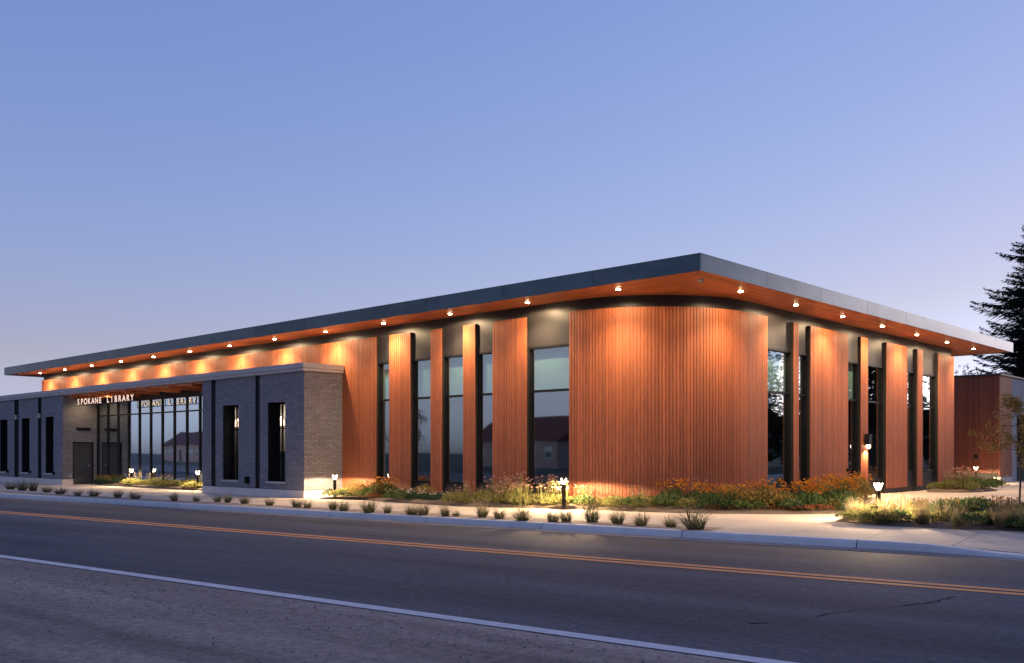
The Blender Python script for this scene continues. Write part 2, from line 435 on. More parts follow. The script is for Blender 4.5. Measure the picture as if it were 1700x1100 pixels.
# tar-dark cracks across the lane
rk = random.Random(4)
def crack(pts, wd):
    b = MB()
    for (a0, a1), (b0, b1) in zip(pts[:-1], pts[1:]):
        n = 7; pa = (a0, a1)
        for k in range(1, n + 1):
            t = k / n
            pb = (lerp(a0, b0, t) + rk.uniform(-.03, .03), lerp(a1, b1, t) + rk.uniform(-.03, .03))
            d = Vector((pb[0] - pa[0], pb[1] - pa[1], 0)).normalized(); s_ = Vector((-d.y, d.x, 0)) * wd * rk.uniform(.35, 1.25)
            b.face([(pa[0] - s_.x, pa[1] - s_.y, .004), (pb[0] - s_.x * .8, pb[1] - s_.y * .8, .004), (pb[0] + s_.x * .8, pb[1] + s_.y * .8, .004), (pa[0] + s_.x, pa[1] + s_.y, .004)])
            pa = pb
    o = b.build('road_crack', M['tar']); o['kind'] = 'structure'
b = MB(); rg = random.Random(15)
for _ in range(3600):
    u = rg.uniform(-26, 2); v = rg.choice((rg.uniform(2.4, 7.4), rg.uniform(6.2, 7.4), rg.uniform(16.6, 17.2))); x, y = xy(u, v); q = rg.uniform(.005, .015); a = rg.uniform(0, 3)
    c_, s_ = math.cos(a) * q, math.sin(a) * q; p = [(x + c_, y + s_), (x - s_ * .8, y + c_ * .8), (x - c_, y - s_), (x + s_ * .8, y - c_ * .8)]; t = rg.random()
    for k in range(4): b.face([(*p[k], -.003), (*p[(k + 1) % 4], -.003), (x, y, q * rg.uniform(.5, 1))], t)
o = b.build('loose_grit', M['grit']); o['kind'] = 'stuff'
crack([(-3.9, 12.1), (-3.95, 11.5), (-4.15, 10.9)], 0.016)
crack([(-4.25, 10.6), (-4.5, 9.9), (-4.5, 9.6)], 0.010)
crack([(-4.72, 8.95), (-4.85, 8.75)], 0.016)

# kerb and gutter, cast in pieces with open joints; dropped where the drive crosses
kerb = group_node('kerb', 'structure')
gut = group_node('gutter', 'structure')
def kh(u): return lerp(1.0, 0.30, sstep((u + 4.6) / 2.2))
u0, _ = uv(-7.21, 16.97)
k = -20
while k < 8:
    ua, ub = u0 + 3.52 * k + 0.012, u0 + 3.52 * (k + 1) - 0.012
    b = MB(); tt = random.random()
    ns = 6
    prof = [(17.66, -0.05), (17.67, 0.0), (17.70, 0.10), (17.725, 0.138), (17.76, 0.15), (17.885, 0.152), (17.885, -0.05)]
    ring = []
    for q in range(ns + 1):
        u = lerp(ua, ub, q / ns); h = kh(u); i = len(b.v)
        for v, z in prof:
            if u > -4.6: v = v - (0.25 * (1 - h) if v < 17.8 else 0)
            b.v.append((u, v, z * h if z > 0 else z))
        ring.append(i)
    n = len(prof)
    for q in range(ns):
        for j in range(n):
            b.f.append((ring[q] + j, ring[q + 1] + j, ring[q + 1] + (j + 1) % n, ring[q] + (j + 1) % n)); b.t.append(tt); b.m.append(0)
    b.f.append(tuple(ring[0] + j for j in range(n))); b.f.append(tuple(ring[-1] + j for j in reversed(range(n)))); b.t += [tt, tt]; b.m += [0, 0]
    o = b.build('kerb_stone', M['kerb'], kerb); o.rotation_euler = (0, 0, AL)
    b = MB(); b.box(ua, ub, 17.175, 17.655, -0.05, 0.006, random.random())
    o = b.build('gutter_slab', M['gutter'], gut); o.rotation_euler = (0, 0, AL)
    k += 1

# pavement: slabs with open joints over a dark bed
pav = group_node('pavement', 'structure')
def grid_sheet(b, us, vs_, dz, t=0.5):
    idx = {}
    for i, u in enumerate(us):
        for j, v in enumerate(vs_):
            x, y = xy(u, v); idx[i, j] = len(b.v); b.v.append((x, y, gz(x, y) + dz))
    for i in range(len(us) - 1):
        for j in range(len(vs_) - 1):
            b.f.append((idx[i, j], idx[i + 1, j], idx[i + 1, j + 1], idx[i, j + 1])); b.t.append(t); b.m.append(0)
b = MB(); grid_sheet(b, [-80 + 1.5 * i for i in range(66)], [17.89 + 1.5 * j for j in range(32)], -0.035)
o = b.build('pavement_bed', M['mortar'], pav)
def slab(ua, ub, va, vb):
    b = MB(); t = random.random(); j = 0.007
    pts = [xy(ua + j, va + j), xy(ub - j, va + j), xy(ub - j, vb - j), xy(ua + j, vb - j)]
    top = [(x, y, gz(x, y)) for x, y in pts]; bot = [(x, y, gz(x, y) - 0.06) for x, y in pts]
    b.face(top, t)
    for k in range(4): b.face([bot[k], bot[(k + 1) % 4], top[(k + 1) % 4], top[k]], t)
    b.build('paving_slab', M['pave'], pav)
def blocked(x, y):
    if y > 21.6 and -54 < x < -17.3: return True
    if y > 20.0 and (x < -49 or -34.4 < x < -28.5): return True
    if -60 < x < -14.6 and y > 24.5 and y < 41.5: return True
    return y > 52.5 and x < -15
us = [-72 + 1.55 * i for i in range(56)]
for va, vb in ((18.72, 20.4), (20.4, 22.1), (22.1, 23.8), (23.8, 25.5), (25.5, 27.2)):
    for ua in us:
        x, y = xy(ua + .75, (va + vb) / 2)
        if x > 5 or blocked(x, y): continue
        slab(ua, ua + 1.55, va, vb)
# right of the planting strip the walk runs out to the kerb
for ua in us:
    if ua > -8.6 and ua < 9: slab(ua, ua + 1.55, 17.89, 18.72)
for j in range(11):
    va = 27.2 + 2.9 * j
    for i in range(9):
        ua = -13.3 + 2.9 * i
        x, y = xy(ua + 1.4, va + 1.4)
        if x < -15.5 or x > 8: continue
        slab(ua, ua + 2.9, va, va + 2.9)
# planting strip behind the kerb
b = MB()
us2 = [-66 + 1.0 * i for i in range(60)]
us2 = [u for u in us2 if u < -8.5] + [-8.46]
idx = []
for u in us2:
    taper = 1.0
    x0_, y0_ = xy(u, 17.895); x1_, y1_ = xy(u, 17.91 + 0.80 * max(taper, 0.02))
    idx.append(len(b.v)); b.v += [(x0_, y0_, gz(x0_, y0_) + .004), (x1_, y1_, gz(x1_, y1_) + .004)]
for a, c in zip(idx[:-1], idx[1:]): b.f.append((a, c, c + 1, a + 1)); b.t.append(.5); b.m.append(0)
o = b.build('planting_strip', M['sand']); o['kind'] = 'structure'

def bed(name, poly, h=0.10, m='mulch'):
    """a low mulched mound over its outline"""
    n = len(poly); cx = sum(p[0] for p in poly) / n; cy = sum(p[1] for p in poly) / n
    b = MB(); rings = []
    for k, (f, dz) in enumerate(((1.0, 0.006), (0.93, h * 0.6), (0.75, h), (0.4, h * 1.15))):
        i = len(b.v)
        for x, y in poly:
            X = cx + (x - cx) * f; Y = cy + (y - cy) * f
            b.v.append((X, Y, gz(X, Y) + dz + (noise.noise((X * 2, Y * 2, 0)) * 0.03 if k else 0)))
        rings.append(i)
    for a, c in zip(rings[:-1], rings[1:]):
        for j in range(n):
            b.f.append((a + j, a + (j + 1) % n, c + (j + 1) % n, c + j)); b.t.append(.5); b.m.append(0)
    b.f.append(tuple(rings[-1] + j for j in range(n))); b.t.append(.5); b.m.append(0)
    o = b.build(name, M[m]); o['kind'] = 'structure'
MAIN_FRONT = [(-27.3, 19.45), (-25.3, 19.75), (-23.1, 19.07), (-21.2, 18.78), (-19.3, 18.70), (-17.7, 19.15), (-16.3, 19.62), (-14.9, 19.88), (-13.5, 20.12), (-12.2, 20.58), (-11.2, 21.15), (-10.5, 21.75), (-10.0, 22.5)]
bed('planting_bed', MAIN_FRONT[:6] + [(-17.3, 20.98), (-22, 20.98), (-27.3, 20.98)])
bed('planting_bed', [(-17.7, 19.15)] + MAIN_FRONT[6:] + [(-10.4, 24.6), (-11.4, 27.8), (-12.6, 31.2), (-13.4, 32.2), (-13.5, 29), (-13.5, 25.4), (-13.7, 23.6), (-14.6, 21.95), (-15.8, 21.2), (-17.5, 20.95)])
bed('planting_bed', [(-9.05, 20.2), (-8.5, 20.0), (-7.66, 19.82), (-6.6, 19.83), (-5.3, 20.25), (-3.6, 20.9), (-3.4, 24), (-4.6, 26), (-6.9, 26.3), (-7.6, 25), (-8.9, 25.5), (-9.35, 23.8), (-9.1, 22)])
bed('planting_bed', [(-12.9, 36.9), (-11.8, 37.3), (-11.4, 38.6), (-11.4, 40.2), (-12.2, 42.4), (-13.45, 43.2), (-13.5, 38.5)])
bed('planting_bed', [(-46.9, 20.3), (-42, 20.15), (-36.6, 20.2), (-34.95, 20.3), (-34.95, 21.0), (-46.9, 21.0)])

# far ground across and beyond (seen in the glass)
b = MB()
def ridge(cx, cy, r0, a0, a1, h):
    n = 60; pr = None
    for i in range(n + 1):
        a = math.radians(lerp(a0, a1, i / n)); hh = h * (0.55 + 0.45 * noise.noise((i * .13, h, 1)) + 0.15 * noise.noise((i * .5, h, 2)))
        c, s_ = math.cos(a), math.sin(a)
        cur = ((cx + r0 * c, cy + r0 * s_, -1), (cx + (r0 + 120) * c, cy + (r0 + 120) * s_, max(hh, 3)), (cx + (r0 + 320) * c, cy + (r0 + 320) * s_, -1))
        if pr:
            for q in range(2): b.face([pr[q], cur[q], cur[q + 1], pr[q + 1]])
        pr = cur
ridge(0, 0, 420, -75, 98, 40)
o = b.build('hills', M['hill']); o['kind'] = 'structure'

# ------------------------------------------------------------------ timber library hall
ZS, ZT, FY, FX = 6.10, 6.51, 19.65, -12.13
WY, WX = 20.99, -13.58          # faces of the ribbed panels
SY, SX = 21.11, -13.70          # metal wall behind them
XL, YR = -55.48, 41.97          # far ends of the hall
CX_, CY_, CR = -17.30, 24.71, 3.72
hall = thing('library_building', 'long flat-roofed hall clad in reddish vertical timber battens with a rounded corner', 'building', (-17.3, 24.7, 0.15))

def fbox(b, f, a0, a1, d0, d1, z0, z1, t=0.5, mi=0):
    if f == 'L': b.box(a0, a1, SY + d0, SY + d1, z0, z1, t, mi)
    else: b.box(SX - d1, SX - d0, a0, a1, z0, z1, t, mi)

gaps = [('L', -25.99, -25.29), ('L', -24.18, -23.18), ('L', -22.64, -21.65), ('L', -21.10, -20.35), ('L', -18.93, -17.30),
        ('R', 25.75, 27.42), ('R', 27.75, 28.55), ('R', 31.39, 32.45), ('R', 33.05, 34.72), ('R', 36.73, 37.79), ('R', 38.35, 40.11)]
panels = [('L', XL, -48.52), ('L', -48.51, -34.86), ('L', -34.85, -25.99), ('L', -25.29, -24.18), ('L', -23.18, -22.64), ('L', -21.65, -21.10), ('L', -20.35, -18.93),
          ('R', 27.42, 27.75), ('R', 28.55, 31.39), ('R', 32.45, 33.05), ('R', 34.72, 36.73), ('R', 37.79, 38.35), ('R', 40.11, YR)]
ZG0, ZG1, ZTR = 0.81, 4.83, 3.57

# metal wall behind the panels, open at the windows
def wall_run(f, g, lo, hi):
    b = MB(); a = lo
    for (_, x0, x1) in g:
        if x0 > a:
            if f == 'L' and a == XL:
                fbox(b, f, a, -48.50, 0, 0.24, 0.0, ZS + 0.05); fbox(b, f, -34.87, x0, 0, 0.24, 0.0, ZS + 0.05); fbox(b, f, -48.50, -34.87, 0, 0.24, 4.62, ZS + 0.05)
            else: fbox(b, f, a, x0, 0, 0.24, 0.0, ZS + 0.05)
        a = x1
    if hi > a: fbox(b, f, a, hi, 0, 0.24, 0.0, ZS + 0.05)
    b.build('wall', M['bronze'], hall)
wall_run('L', [g for g in gaps if g[0] == 'L'], XL, CX_)
wall_run('R', [g for g in gaps if g[0] == 'R'], CY_, YR)
def arc_shell(b, r0, r1, a0, a1, z0, z1, n=40):
    for i in range(n):
        p = [lerp(a0, a1, (i + k) / n) for k in (0, 1)]
        q = [(CX_ + r * math.cos(a), CY_ + r * math.sin(a)) for r, a in ((r0, p[0]), (r1, p[0]), (r1, p[1]), (r0, p[1]))]
        b.prism(q, z0, z1)
b = MB(); arc_shell(b, CR - 0.36, CR - 0.12, -math.pi / 2, 0, 0.0, ZS + 0.05)
b.build('curved_wall', M['bronze'], hall)
# end and back walls, floor and inner partitions (dim rooms behind the glass)
b = MB(); b.box(XL, XL + 0.24, SY + 0.24, 42, 0, ZS + .05); b.box(XL + .24, SX - .24, 41.9, 42.1, 0, ZS + .05)
b.build('end_wall', M['bronze'], hall)
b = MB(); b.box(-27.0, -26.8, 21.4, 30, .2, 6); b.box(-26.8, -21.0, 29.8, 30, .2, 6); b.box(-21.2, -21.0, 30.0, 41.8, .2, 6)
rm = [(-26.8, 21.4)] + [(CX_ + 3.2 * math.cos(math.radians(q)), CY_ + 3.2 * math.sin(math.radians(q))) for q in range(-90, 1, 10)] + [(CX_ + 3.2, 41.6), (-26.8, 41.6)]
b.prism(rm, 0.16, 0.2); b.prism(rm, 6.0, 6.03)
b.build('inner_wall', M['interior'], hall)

for f, a0, a1 in gaps:
    right = f == 'R'
    zs0 = ZG0 if (not right or a0 < 36) else 1.06
    b = MB(); fbox(b, f, a0 + .003, a1 - .003, 0.004, 0.20, ZG1 + 0.06, ZS + 0.05); b.build('spandrel_panel', M['bronze'], hall)
    b = MB(); fbox(b, f, a0 + .003, a1 - .003, 0.03, 0.20, 0.0, zs0 - 0.05); b.build('base_panel', M['bronze'], hall)
    b = MB()
    fr = 0.075
    fbox(b, f, a0, a1, -0.02, 0.30, ZG1, ZG1 + 0.058)                 # head
    fbox(b, f, a0, a1, 0.0, 0.30, zs0 - 0.048, zs0)                   # sill rail
    jl, jr = (0.05, 0.04) if f == 'L' else (0.04, 0.05)
    fbox(b, f, a0 + .002, a0 + jl, 0.01, 0.30, zs0, ZG1)
    fbox(b, f, a1 - jr, a1 - .002, 0.01, 0.30, zs0, ZG1)
    fbox(b, f, a0 + jl, a1 - jr, 0.03, 0.14, ZTR - 0.035, ZTR + 0.035)
    win = b.build('window', M['black'], hall)
    for z0, z1 in ((zs0, ZTR - .035), (ZTR + .035, ZG1)):
        b = MB(); fbox(b, f, a0 + jl + .002, a1 - jr - .002, 0.07, 0.085, z0 + .002, z1 - .002)
        b.build('pane', M['glass'], win)
    if not right or a0 < 33:
        b = MB(); fbox(b, f, a0 + jl + .02, a1 - jr - .02, 0.155, 0.16, ZTR + 0.06, ZG1 - 0.02)
        fbox(b, f, a0 + jl + .02, a1 - jr - .02, 0.145, 0.17, ZTR + 0.037, ZTR + 0.058)
        b.build('roller_blind', M['blind'], win)
    b = MB(); fbox(b, f, a0 + .004, a1 - .004, -0.015, 0.02, zs0 - 0.052, zs0 - 0.012); b.build('sill', M['black'], win)

PIT, RW = 0.098, 0.080
def wood_panel(f, a0, a1, z0, z1):
    b = MB(); fbox(b, f, a0, a1, -0.09, -0.003, z0, z1); p = b.build('timber_panel', M['slabedge'], hall)
    b = MB(); n = max(2, round((a1 - a0) / PIT)); st = (a1 - a0) / n
    t = 0.5
    for i in range(n):
        c = a0 + st * (i + .5); t = min(1, max(0, 0.5 + random.uniform(-.5, .5)))
        if f == 'L': b.rib((c, SY - 0.088), (0, -1), st * 0.80, 0.026, z0 + .004, z1 - .004, t)
        else: b.rib((SX + 0.088, c), (1, 0), st * 0.80, 0.026, z0 + .004, z1 - .004, t)
    # board between the battens
    for i in range(n):
        c0, c1 = a0 + st * i, a0 + st * (i + 1)
        if f == 'L': b.box(c0, c1, SY - 0.098, SY - 0.0885, z0 + .008, z1 - .008, random.uniform(.1, .6))
        else: b.box(SX + .0885, SX + .098, c0, c1, z0 + .008, z1 - .008, random.uniform(.1, .6))
    o = b.build('timber_battens', M['cedar'], p); o['kind'] = 'stuff'
for f, a0, a1 in panels: wood_panel(f, a0, a1, 4.63 if a0 == -48.51 else 0.44, 5.785)
# the rounded corner panel, one sweep from the street side to the garden side
b = MB(); arc_shell(b, CR - 0.115, CR - 0.03, -math.pi / 2, 0, 0.25, 5.785)
b.box(SX + .005, SX + .09, CY_, 25.75, 0.25, 5.785)
p = b.build('curved_timber_panel', M['slabedge'], hall)
b = MB(); n = 59
for i in range(n):
    a = -math.pi / 2 + (i + .5) / n * math.pi / 2; r = CR - 0.032
    b.rib((CX_ + r * math.cos(a), CY_ + r * math.sin(a)), (math.cos(a), math.sin(a)), RW, 0.026, 0.254, 5.781, random.random())
    a2 = -math.pi / 2 + i / n * math.pi / 2; a3 = -math.pi / 2 + (i + 1) / n * math.pi / 2
    q = [(CX_ + rr * math.cos(x), CY_ + rr * math.sin(x)) for rr, x in ((CR - .0295, a2), (CR - .021, a2), (CR - .021, a3), (CR - .0295, a3))]
    b.prism(q, 0.258, 5.777, random.uniform(.1, .6))
for i in range(10):
    c = CY_ + (25.75 - CY_) / 10 * (i + .5)
    b.rib((SX + 0.088, c), (1, 0), 0.086, 0.018, 0.254, 5.781, random.random())
    b.box(SX + .0905, SX + .098, c - .052, c + .052, .258, 5.777, random.uniform(.1, .6))
o = b.build('timber_battens', M['cedar'], p); o['kind'] = 'stuff'

# roof: deck, fascia panels, boarded soffit, downlights
b = MB(); b.box(-57.2, FX - .05, FY + .05, 44.98, 6.16, 6.46); roof = b.build('roof', M['slabedge'], hall)
x = FX
def fascia(x0, x1, y0, y1):
    b = MB(); t = random.random(); b.box(x0, x1, y0, y1, ZS, ZT, t); b.box(min(x0, x1) , max(x0, x1), min(y0, y1), max(y0, y1), ZT + .002, ZT + .012, t)
    b.build('fascia_panel', M['fascia'], roof)
edges = [-12.13, -15.40, -18.62, -21.87, -25.10] + [-25.10 - 3.22 * i for i in range(1, 10)] + [-57.25]
for a, c in zip(edges[:-1], edges[1:]): fascia(c + .005, a - .005 if a != FX else a, FY, FY + .045)
edges = [19.70, 22.93, 26.20, 29.45, 32.70, 35.95, 39.20, 42.45, 45.03]
for a, c in zip(edges[:-1], edges[1:]): fascia(FX - .045, FX, a + (0.0 if a < 20 else .005), c - .005)
for i in range(8): fascia(-57.25, -57.205, 19.70 + 3.16 * i + .005, 19.70 + 3.16 * (i + 1) - .005)
for i in range(12): fascia(-57.2 + 3.75 * i + .005, -57.2 + 3.75 * (i + 1) - .005, 45.03, 45.075)
b = MB(); PW = 0.135
y = FY + .05; kk = 0
def soff(b, poly, t): b.prism(poly, ZS + .015, ZS + .04, t)
while y < 24.7:
    y2 = y + PW - .007
    x0_ = -57.2 if y < SY else CX_ - .2
    cuts = [x0_]; c = x0_ + random.uniform(2, 4)
    while c < -15.5 - (y - FY): cuts.append(c); c += random.uniform(3, 4.5)
    for i, c0 in enumerate(cuts):
        last = i == len(cuts) - 1
        e1 = FX - .05 - (y - FY - .05) - .012 if last else cuts[i + 1] - .003
        e2 = FX - .05 - (y2 - FY - .05) - .012 if last else cuts[i + 1] - .003
        soff(b, [(c0, y), (e1, y), (e2, y2), (c0, y2)], random.random())
    y += PW
y = SY + .05
while y < 44.9:                       # left end overhang
    soff(b, [(-57.2, y), (XL + .0, y), (XL + .0, y + PW - .007), (-57.2, y + PW - .007)], random.random()); y += PW
x = FX - .05
while x > -25:
    x2 = x - PW + .007
    m0 = FY + .05 + (FX - .05 - x) + .012; m1 = FY + .05 + (FX - .05 - x2) + .012
    yend = 44.98
    if x < SX - .02:
        if m0 < CY_ + .2: soff(b, [(x2, m1), (x, m0), (x, CY_ + .9), (x2, CY_ + .9)], random.random())
        soff(b, [(x2, 42.0), (x, 42.0), (x, yend), (x2, yend)], random.random())
    else:
        cuts = [None]; c = m0 + random.uniform(2, 4)
        while c < yend - 1: cuts.append(c); c += random.uniform(3, 4.5)
        for i, c0 in enumerate(cuts):
            e = yend if i == len(cuts) - 1 else cuts[i + 1] - .003
            soff(b, [(x2, m1 if c0 is None else c0), (x, m0 if c0 is None else c0), (x, e), (x2, e)], random.random())
    x -= PW
o = b.build('soffit_boards', M['soffit'], roof); o['kind'] = 'stuff'

lights = [(-15.14 - 3.255 * i, 20.44) for i in range(13)] + [(-12.90, 22.93 + 3.22 * i) for i in range(7)]
for lx, ly in lights:
    b = MB(); b.lathe([(0.055, ZS + .012), (0.10, ZS + .012), (0.105, ZS - .002), (0.075, ZS - .008), (0.06, ZS + .0)], (lx, ly, 0), 16)
    d = b.build('downlight', M['pole'], roof, True)
    b = MB(); b.lathe([(0.070, ZS + .012), (0.068, ZS - .006), (0.045, ZS - .024), (0.0, ZS - .032)], (lx, ly, 0), 12)
    b.build('lamp_lens', M['lamp'], d, True)
    spot('downlight_lamp', (lx, ly, ZS - .075), (lx, ly, 0), DOWNLIGHT_W, 174, 0.22, hall)
    spot('downlight_beam', (lx, ly, ZS - .08), (lx, ly, 0), BEAM_W, 126, 1.0, hall)
# small sensor under the corner
b = MB(); b.lathe([(0.0, ZS - .07), (0.05, ZS - .06), (0.085, ZS - .02), (0.09, ZS + .014)], (-12.80, 20.75, 0), 16); b.build('ceiling_sensor', M['cream'], roof, True)
# small hose valve on the garden side
b = MB(); b.box(WX - .02, WX + .05, 33.86 - 2.6, 33.96 - 2.6, 1.08, 1.22); b.tube([(WX + .05, 31.31, 1.15), (WX + .12, 31.31, 1.12), (WX + .14, 31.31, 1.05)], .025, 8)
b.build('hose_valve', M['pole'], hall)

# wall lamp on the narrow panel
wl = thing('wall_lamp', 'dark box wall lamp shining down the narrow timber panel', 'lamp', (WX, 32.80, 1.95))
b = MB(); b.box(WX - .003, WX + .02, 32.72, 32.94, 2.0, 2.40); b.build('back_plate', M['black'], wl)
b = MB(); b.box(WX + .02, WX + .17, 32.70, 32.96, 2.02, 2.38); b.box(WX + .015, WX + .18, 32.69, 32.97, 2.38, 2.395); b.build('housing', M['black'], wl)
b = MB(); b.lathe([(0.07, 2.02), (0.075, 1.93), (0.04, 1.89), (0.0, 1.88)], (WX + .095, 32.83, 0), 14); b.build('lens', M['bollard_lens'], wl, True)
spot('wall_lamp_light', (WX + .10, 32.83, 1.85), (WX + .09, 32.83, 0), 150, 150, .8, wl)

# ------------------------------------------------------------------ brick entrance wing
BY = 19.35
BX0, RX0, RX1, BX1 = -66.0, -48.49, -34.88, -27.91
Z0, Z1 = 0.44, 4.61
wing = thing('brick_entrance_wing', 'low dark grey brick entrance wing with pale coping and recessed glass front', 'building', (-38, 20, 0.15))
BH, BL = 0.0803, 0.305
def inside(a, z, holes): return any(h[0] <= a <= h[1] and h[2] <= z <= h[3] for h in holes)
def bricks(b, kind, fixed, a0, a1, holes, z0=Z0, z1=Z1):
    """running bond of single bricks, each proud of the mortar by its own little amount"""
    nc = round((z1 - z0) / BH)
    for r in range(nc):
        za = z0 + r * BH + .005; zb = za + BH - .010; zm = (za + zb) / 2
        stops = sorted({a0, a1} | {h[i] for h in holes if h[2] <= zm <= h[3] for i in (0, 1) if a0 < h[i] < a1})
        for s0, s1 in zip(stops[:-1], stops[1:]):
            if inside((s0 + s1) / 2, zm, holes): continue
            c = math.floor((s0 - (BL / 2 if r % 2 else 0)) / BL) * BL + (BL / 2 if r % 2 else 0)
            while c < s1:
                p, q = max(c, s0) + .005, min(c + BL, s1) - .005
                if q - p > .03:
                    d = random.uniform(-.003, .004); t = random.gauss(.5, .22); t = min(1, max(0, t))
                    if kind == 'Y': b.box(p, q, fixed - d, fixed + .03, za, zb, t)
                    else: b.box(fixed - .03, fixed + d, p, q, za, zb, t)
                c += BL
wins = [(-33.32, -32.21), (-30.19, -29.07), (-50.63, -49.63), (-53.84, -52.76), (-57.02, -55.90)]
chans = [(-34.18, -33.88), (-31.02, -30.73), (-51.62, -51.15), (-54.87, -54.27), (-58.1, -57.6)]
WZ0, WZ1 = 0.70, 3.61
hR = [(a, c, WZ0, WZ1) for a, c in wins] + [(a, c, Z0, Z1) for a, c in chans]
# backing walls with the openings left out
def backing(a0, a1):
    a0 += .014; a1 -= .014
    b = MB(); ws = sorted([w_ for w_ in wins if a0 < w_[0] < a1]); cs = sorted([c for c in chans if a0 < c[0] < a1])
    st = sorted({a0, a1} | {x for w_ in ws + cs for x in w_})
    for s0, s1 in zip(st[:-1], st[1:]):
        m_ = (s0 + s1) / 2
        if any(c[0] < m_ < c[1] for c in cs): b.box(s0, s1, BY + .16, BY + .45, Z0 - .02, Z1 + .02); continue
        if any(q[0] < m_ < q[1] for q in ws):
            b.box(s0, s1, BY + .012, BY + .45, Z0 - .02, WZ0); b.box(s0, s1, BY + .012, BY + .45, WZ1, Z1 + .02); continue
        b.box(s0, s1, BY + .012, BY + .45, Z0 - .02, Z1 + .02)
    return b
def faced(bk, specs):
    o = bk.build('brick_wall', M['mortar'], wing)
    b = MB()
    for s_ in specs: bricks(b, *s_)
    c = b.build('bricks', M['brick'], o); c['kind'] = 'stuff'
faced(backing(RX1, BX1), [('Y', BY, RX1, BX1, hR)])
faced(backing(BX0, RX0), [('Y', BY, BX0, RX0, hR)])
b = MB(); b.box(BX1 - .3, BX1 - .012, BY + .453, WY + .01, Z0 - .02, Z1 + .02)
b.box(BX1 - .28, BX1 - .012, BY + .03, BY + .452, Z0 - .02, Z1 + .02)
faced(b, [('X', BX1, BY, WY + .01, [])])
DR = (19.86, 20.88, 0.0, 2.28)      # side door in the return wall
b = MB(); b.box(RX0 - .3, RX0 - .012, BY + .03, DR[0], Z0 - .3, Z1 + .1); b.box(RX0 - .3, RX0 - .012, DR[1], 21.3, Z0 - .3, Z1 + .1); b.box(RX0 - .3, RX0 - .012, DR[0], DR[1], DR[3], Z1 + .1)
faced(b, [('X', RX0, BY, 21.06, [DR])])
b = MB(); b.box(RX1 + .012, RX1 + .3, BY + .453, 21.3, Z0 - .3, Z1 + .1); b.build('return_wall', M['mortar'], wing)
# dark recessed channels with a downpipe
for a, c in chans:
    b = MB(); b.box(a + .003, c - .003, BY + .10, BY + .155, Z0, Z1); b.box(a + .002, a + .02, BY + .004, BY + .10, Z0, Z1); b.box(c - .02, c - .002, BY + .004, BY + .10, Z0, Z1)
    b.tube([((a + c) / 2, BY + .05, Z0), ((a + c) / 2, BY + .05, Z1)], .042, 8)
    b.build('wall_channel', M['slabedge'], wing)
for a, c in chans[2:4]:
    b = MB(); m_ = (a + c) / 2; b.box(m_ - .07, m_ + .07, BY - .06, BY + .02, 3.54, 3.74); b.box(m_ - .09, m_ + .09, BY - .075, BY + .02, 3.74, 3.77); b.build('channel_fixture', M['cream'], wing)
# deep slot windows
for a, c in wins:
    b = MB(); d = BY + .42
    b.box(a, a + .02, BY + .02, d + .1, WZ0, WZ1); b.box(c - .02, c, BY + .02, d + .1, WZ0, WZ1); b.box(a + .02, c - .02, BY + .02, d + .1, WZ1 - .02, WZ1)
    fr = .05
    b.box(a + .02, a + .02 + fr, d, d + .06, WZ0, WZ1 - .02); b.box(c - .02 - fr, c - .02, d, d + .06, WZ0, WZ1 - .02)
    b.box(a + .07, c - .07, d, d + .06, WZ1 - .08, WZ1 - .02); b.box(a + .07, c - .07, d, d + .06, WZ0, WZ0 + .05)
    m_ = lerp(a, c, .25); b.box(m_ - .022, m_ + .022, d + .002, d + .058, WZ0 + .05, WZ1 - .08)
    b.box(a + .07, m_ - .023, d + .004, d + .056, 2.62, 2.67); b.box(m_ + .023, c - .07, d + .004, d + .056, 2.62, 2.67)
    wn = b.build('slot_window', M['black'], wing)
    b = MB(); b.box(a + .06, c - .06, d + .026, d + .036, WZ0 + .04, WZ1 - .07); b.build('pane', M['slotglass'], wn)
    b = MB(); b.box(a - .06, c + .06, BY - .05, BY + .36, WZ0 - .072, WZ0 - .002); b.build('sill', M['stone'], wn)
    if a > RX1:
        b = MB(); b.box(a - 2.6, c + .4, 20.94, 20.97, .2, 4.4); b.box(a - 2.6, c + .4, BY + .5, 20.94, 4.2, 4.25); b.build('room_partition', M['cabinet'] if a < -32 else M['stucco'], wn)
        b = MB(); b.lathe([(0, 3.12), (.05, 3.12), (.11, 2.95), (.12, 2.80), (0.06, 2.78), (0, 2.78)], (a - .85, 20.5, 0), 12); b.build('pendant_lamp', M['pendant'], wn, True)
        spot('pendant_light', (a - .85, 20.45, 3.6), (a - 1.3, 20.9, 2.2), 110, 150, .9, wn, (1.0, .82, .62))
        b = MB(); b.box(a - 2.3, a - .3, 20.7, 20.9, .2, 1.75); b.box(a - 2.3, a - .3, 20.65, 20.9, 1.755, 1.8); b.build('cabinet', M['cabinet'], wn)
    else:
        b = MB(); b.box(a - .3, c + .3, d + .7, d + .72, WZ0 - .3, WZ1); b.build('room_partition', M['interior'], wn)
# plinth of long cast blocks
def plinth(x0, x1, y0, y1, n, ax):
    for i in range(n):
        b = MB(); g = .004
        if ax == 'x': p, q = lerp(x0, x1, i / n), lerp(x0, x1, (i + 1) / n); b.box(p + g, q - g, y0, y1, -.05, Z0 - .022)
        else: p, q = lerp(y0, y1, i / n), lerp(y0, y1, (i + 1) / n); b.box(x0, x1, p + g, q - g, -.05, Z0 - .022)
        b.build('plinth_block', M['plinth'], wing)
plinth(RX1, BX1 + .03, BY - .03, BY + .2, 3, 'x')
plinth(BX0, RX0 + .03, BY - .03, BY + .2, 7, 'x')
plinth(BX1 - .2, BX1 + .03, BY + .205, WY + .005, 1, 'y')
plinth(RX0 - .2, RX0 + .03, BY + .205, DR[0] - .005, 1, 'y')
plinth(RX0 - .2, RX0 + .03, DR[1] + .005, 21.05, 1, 'y')
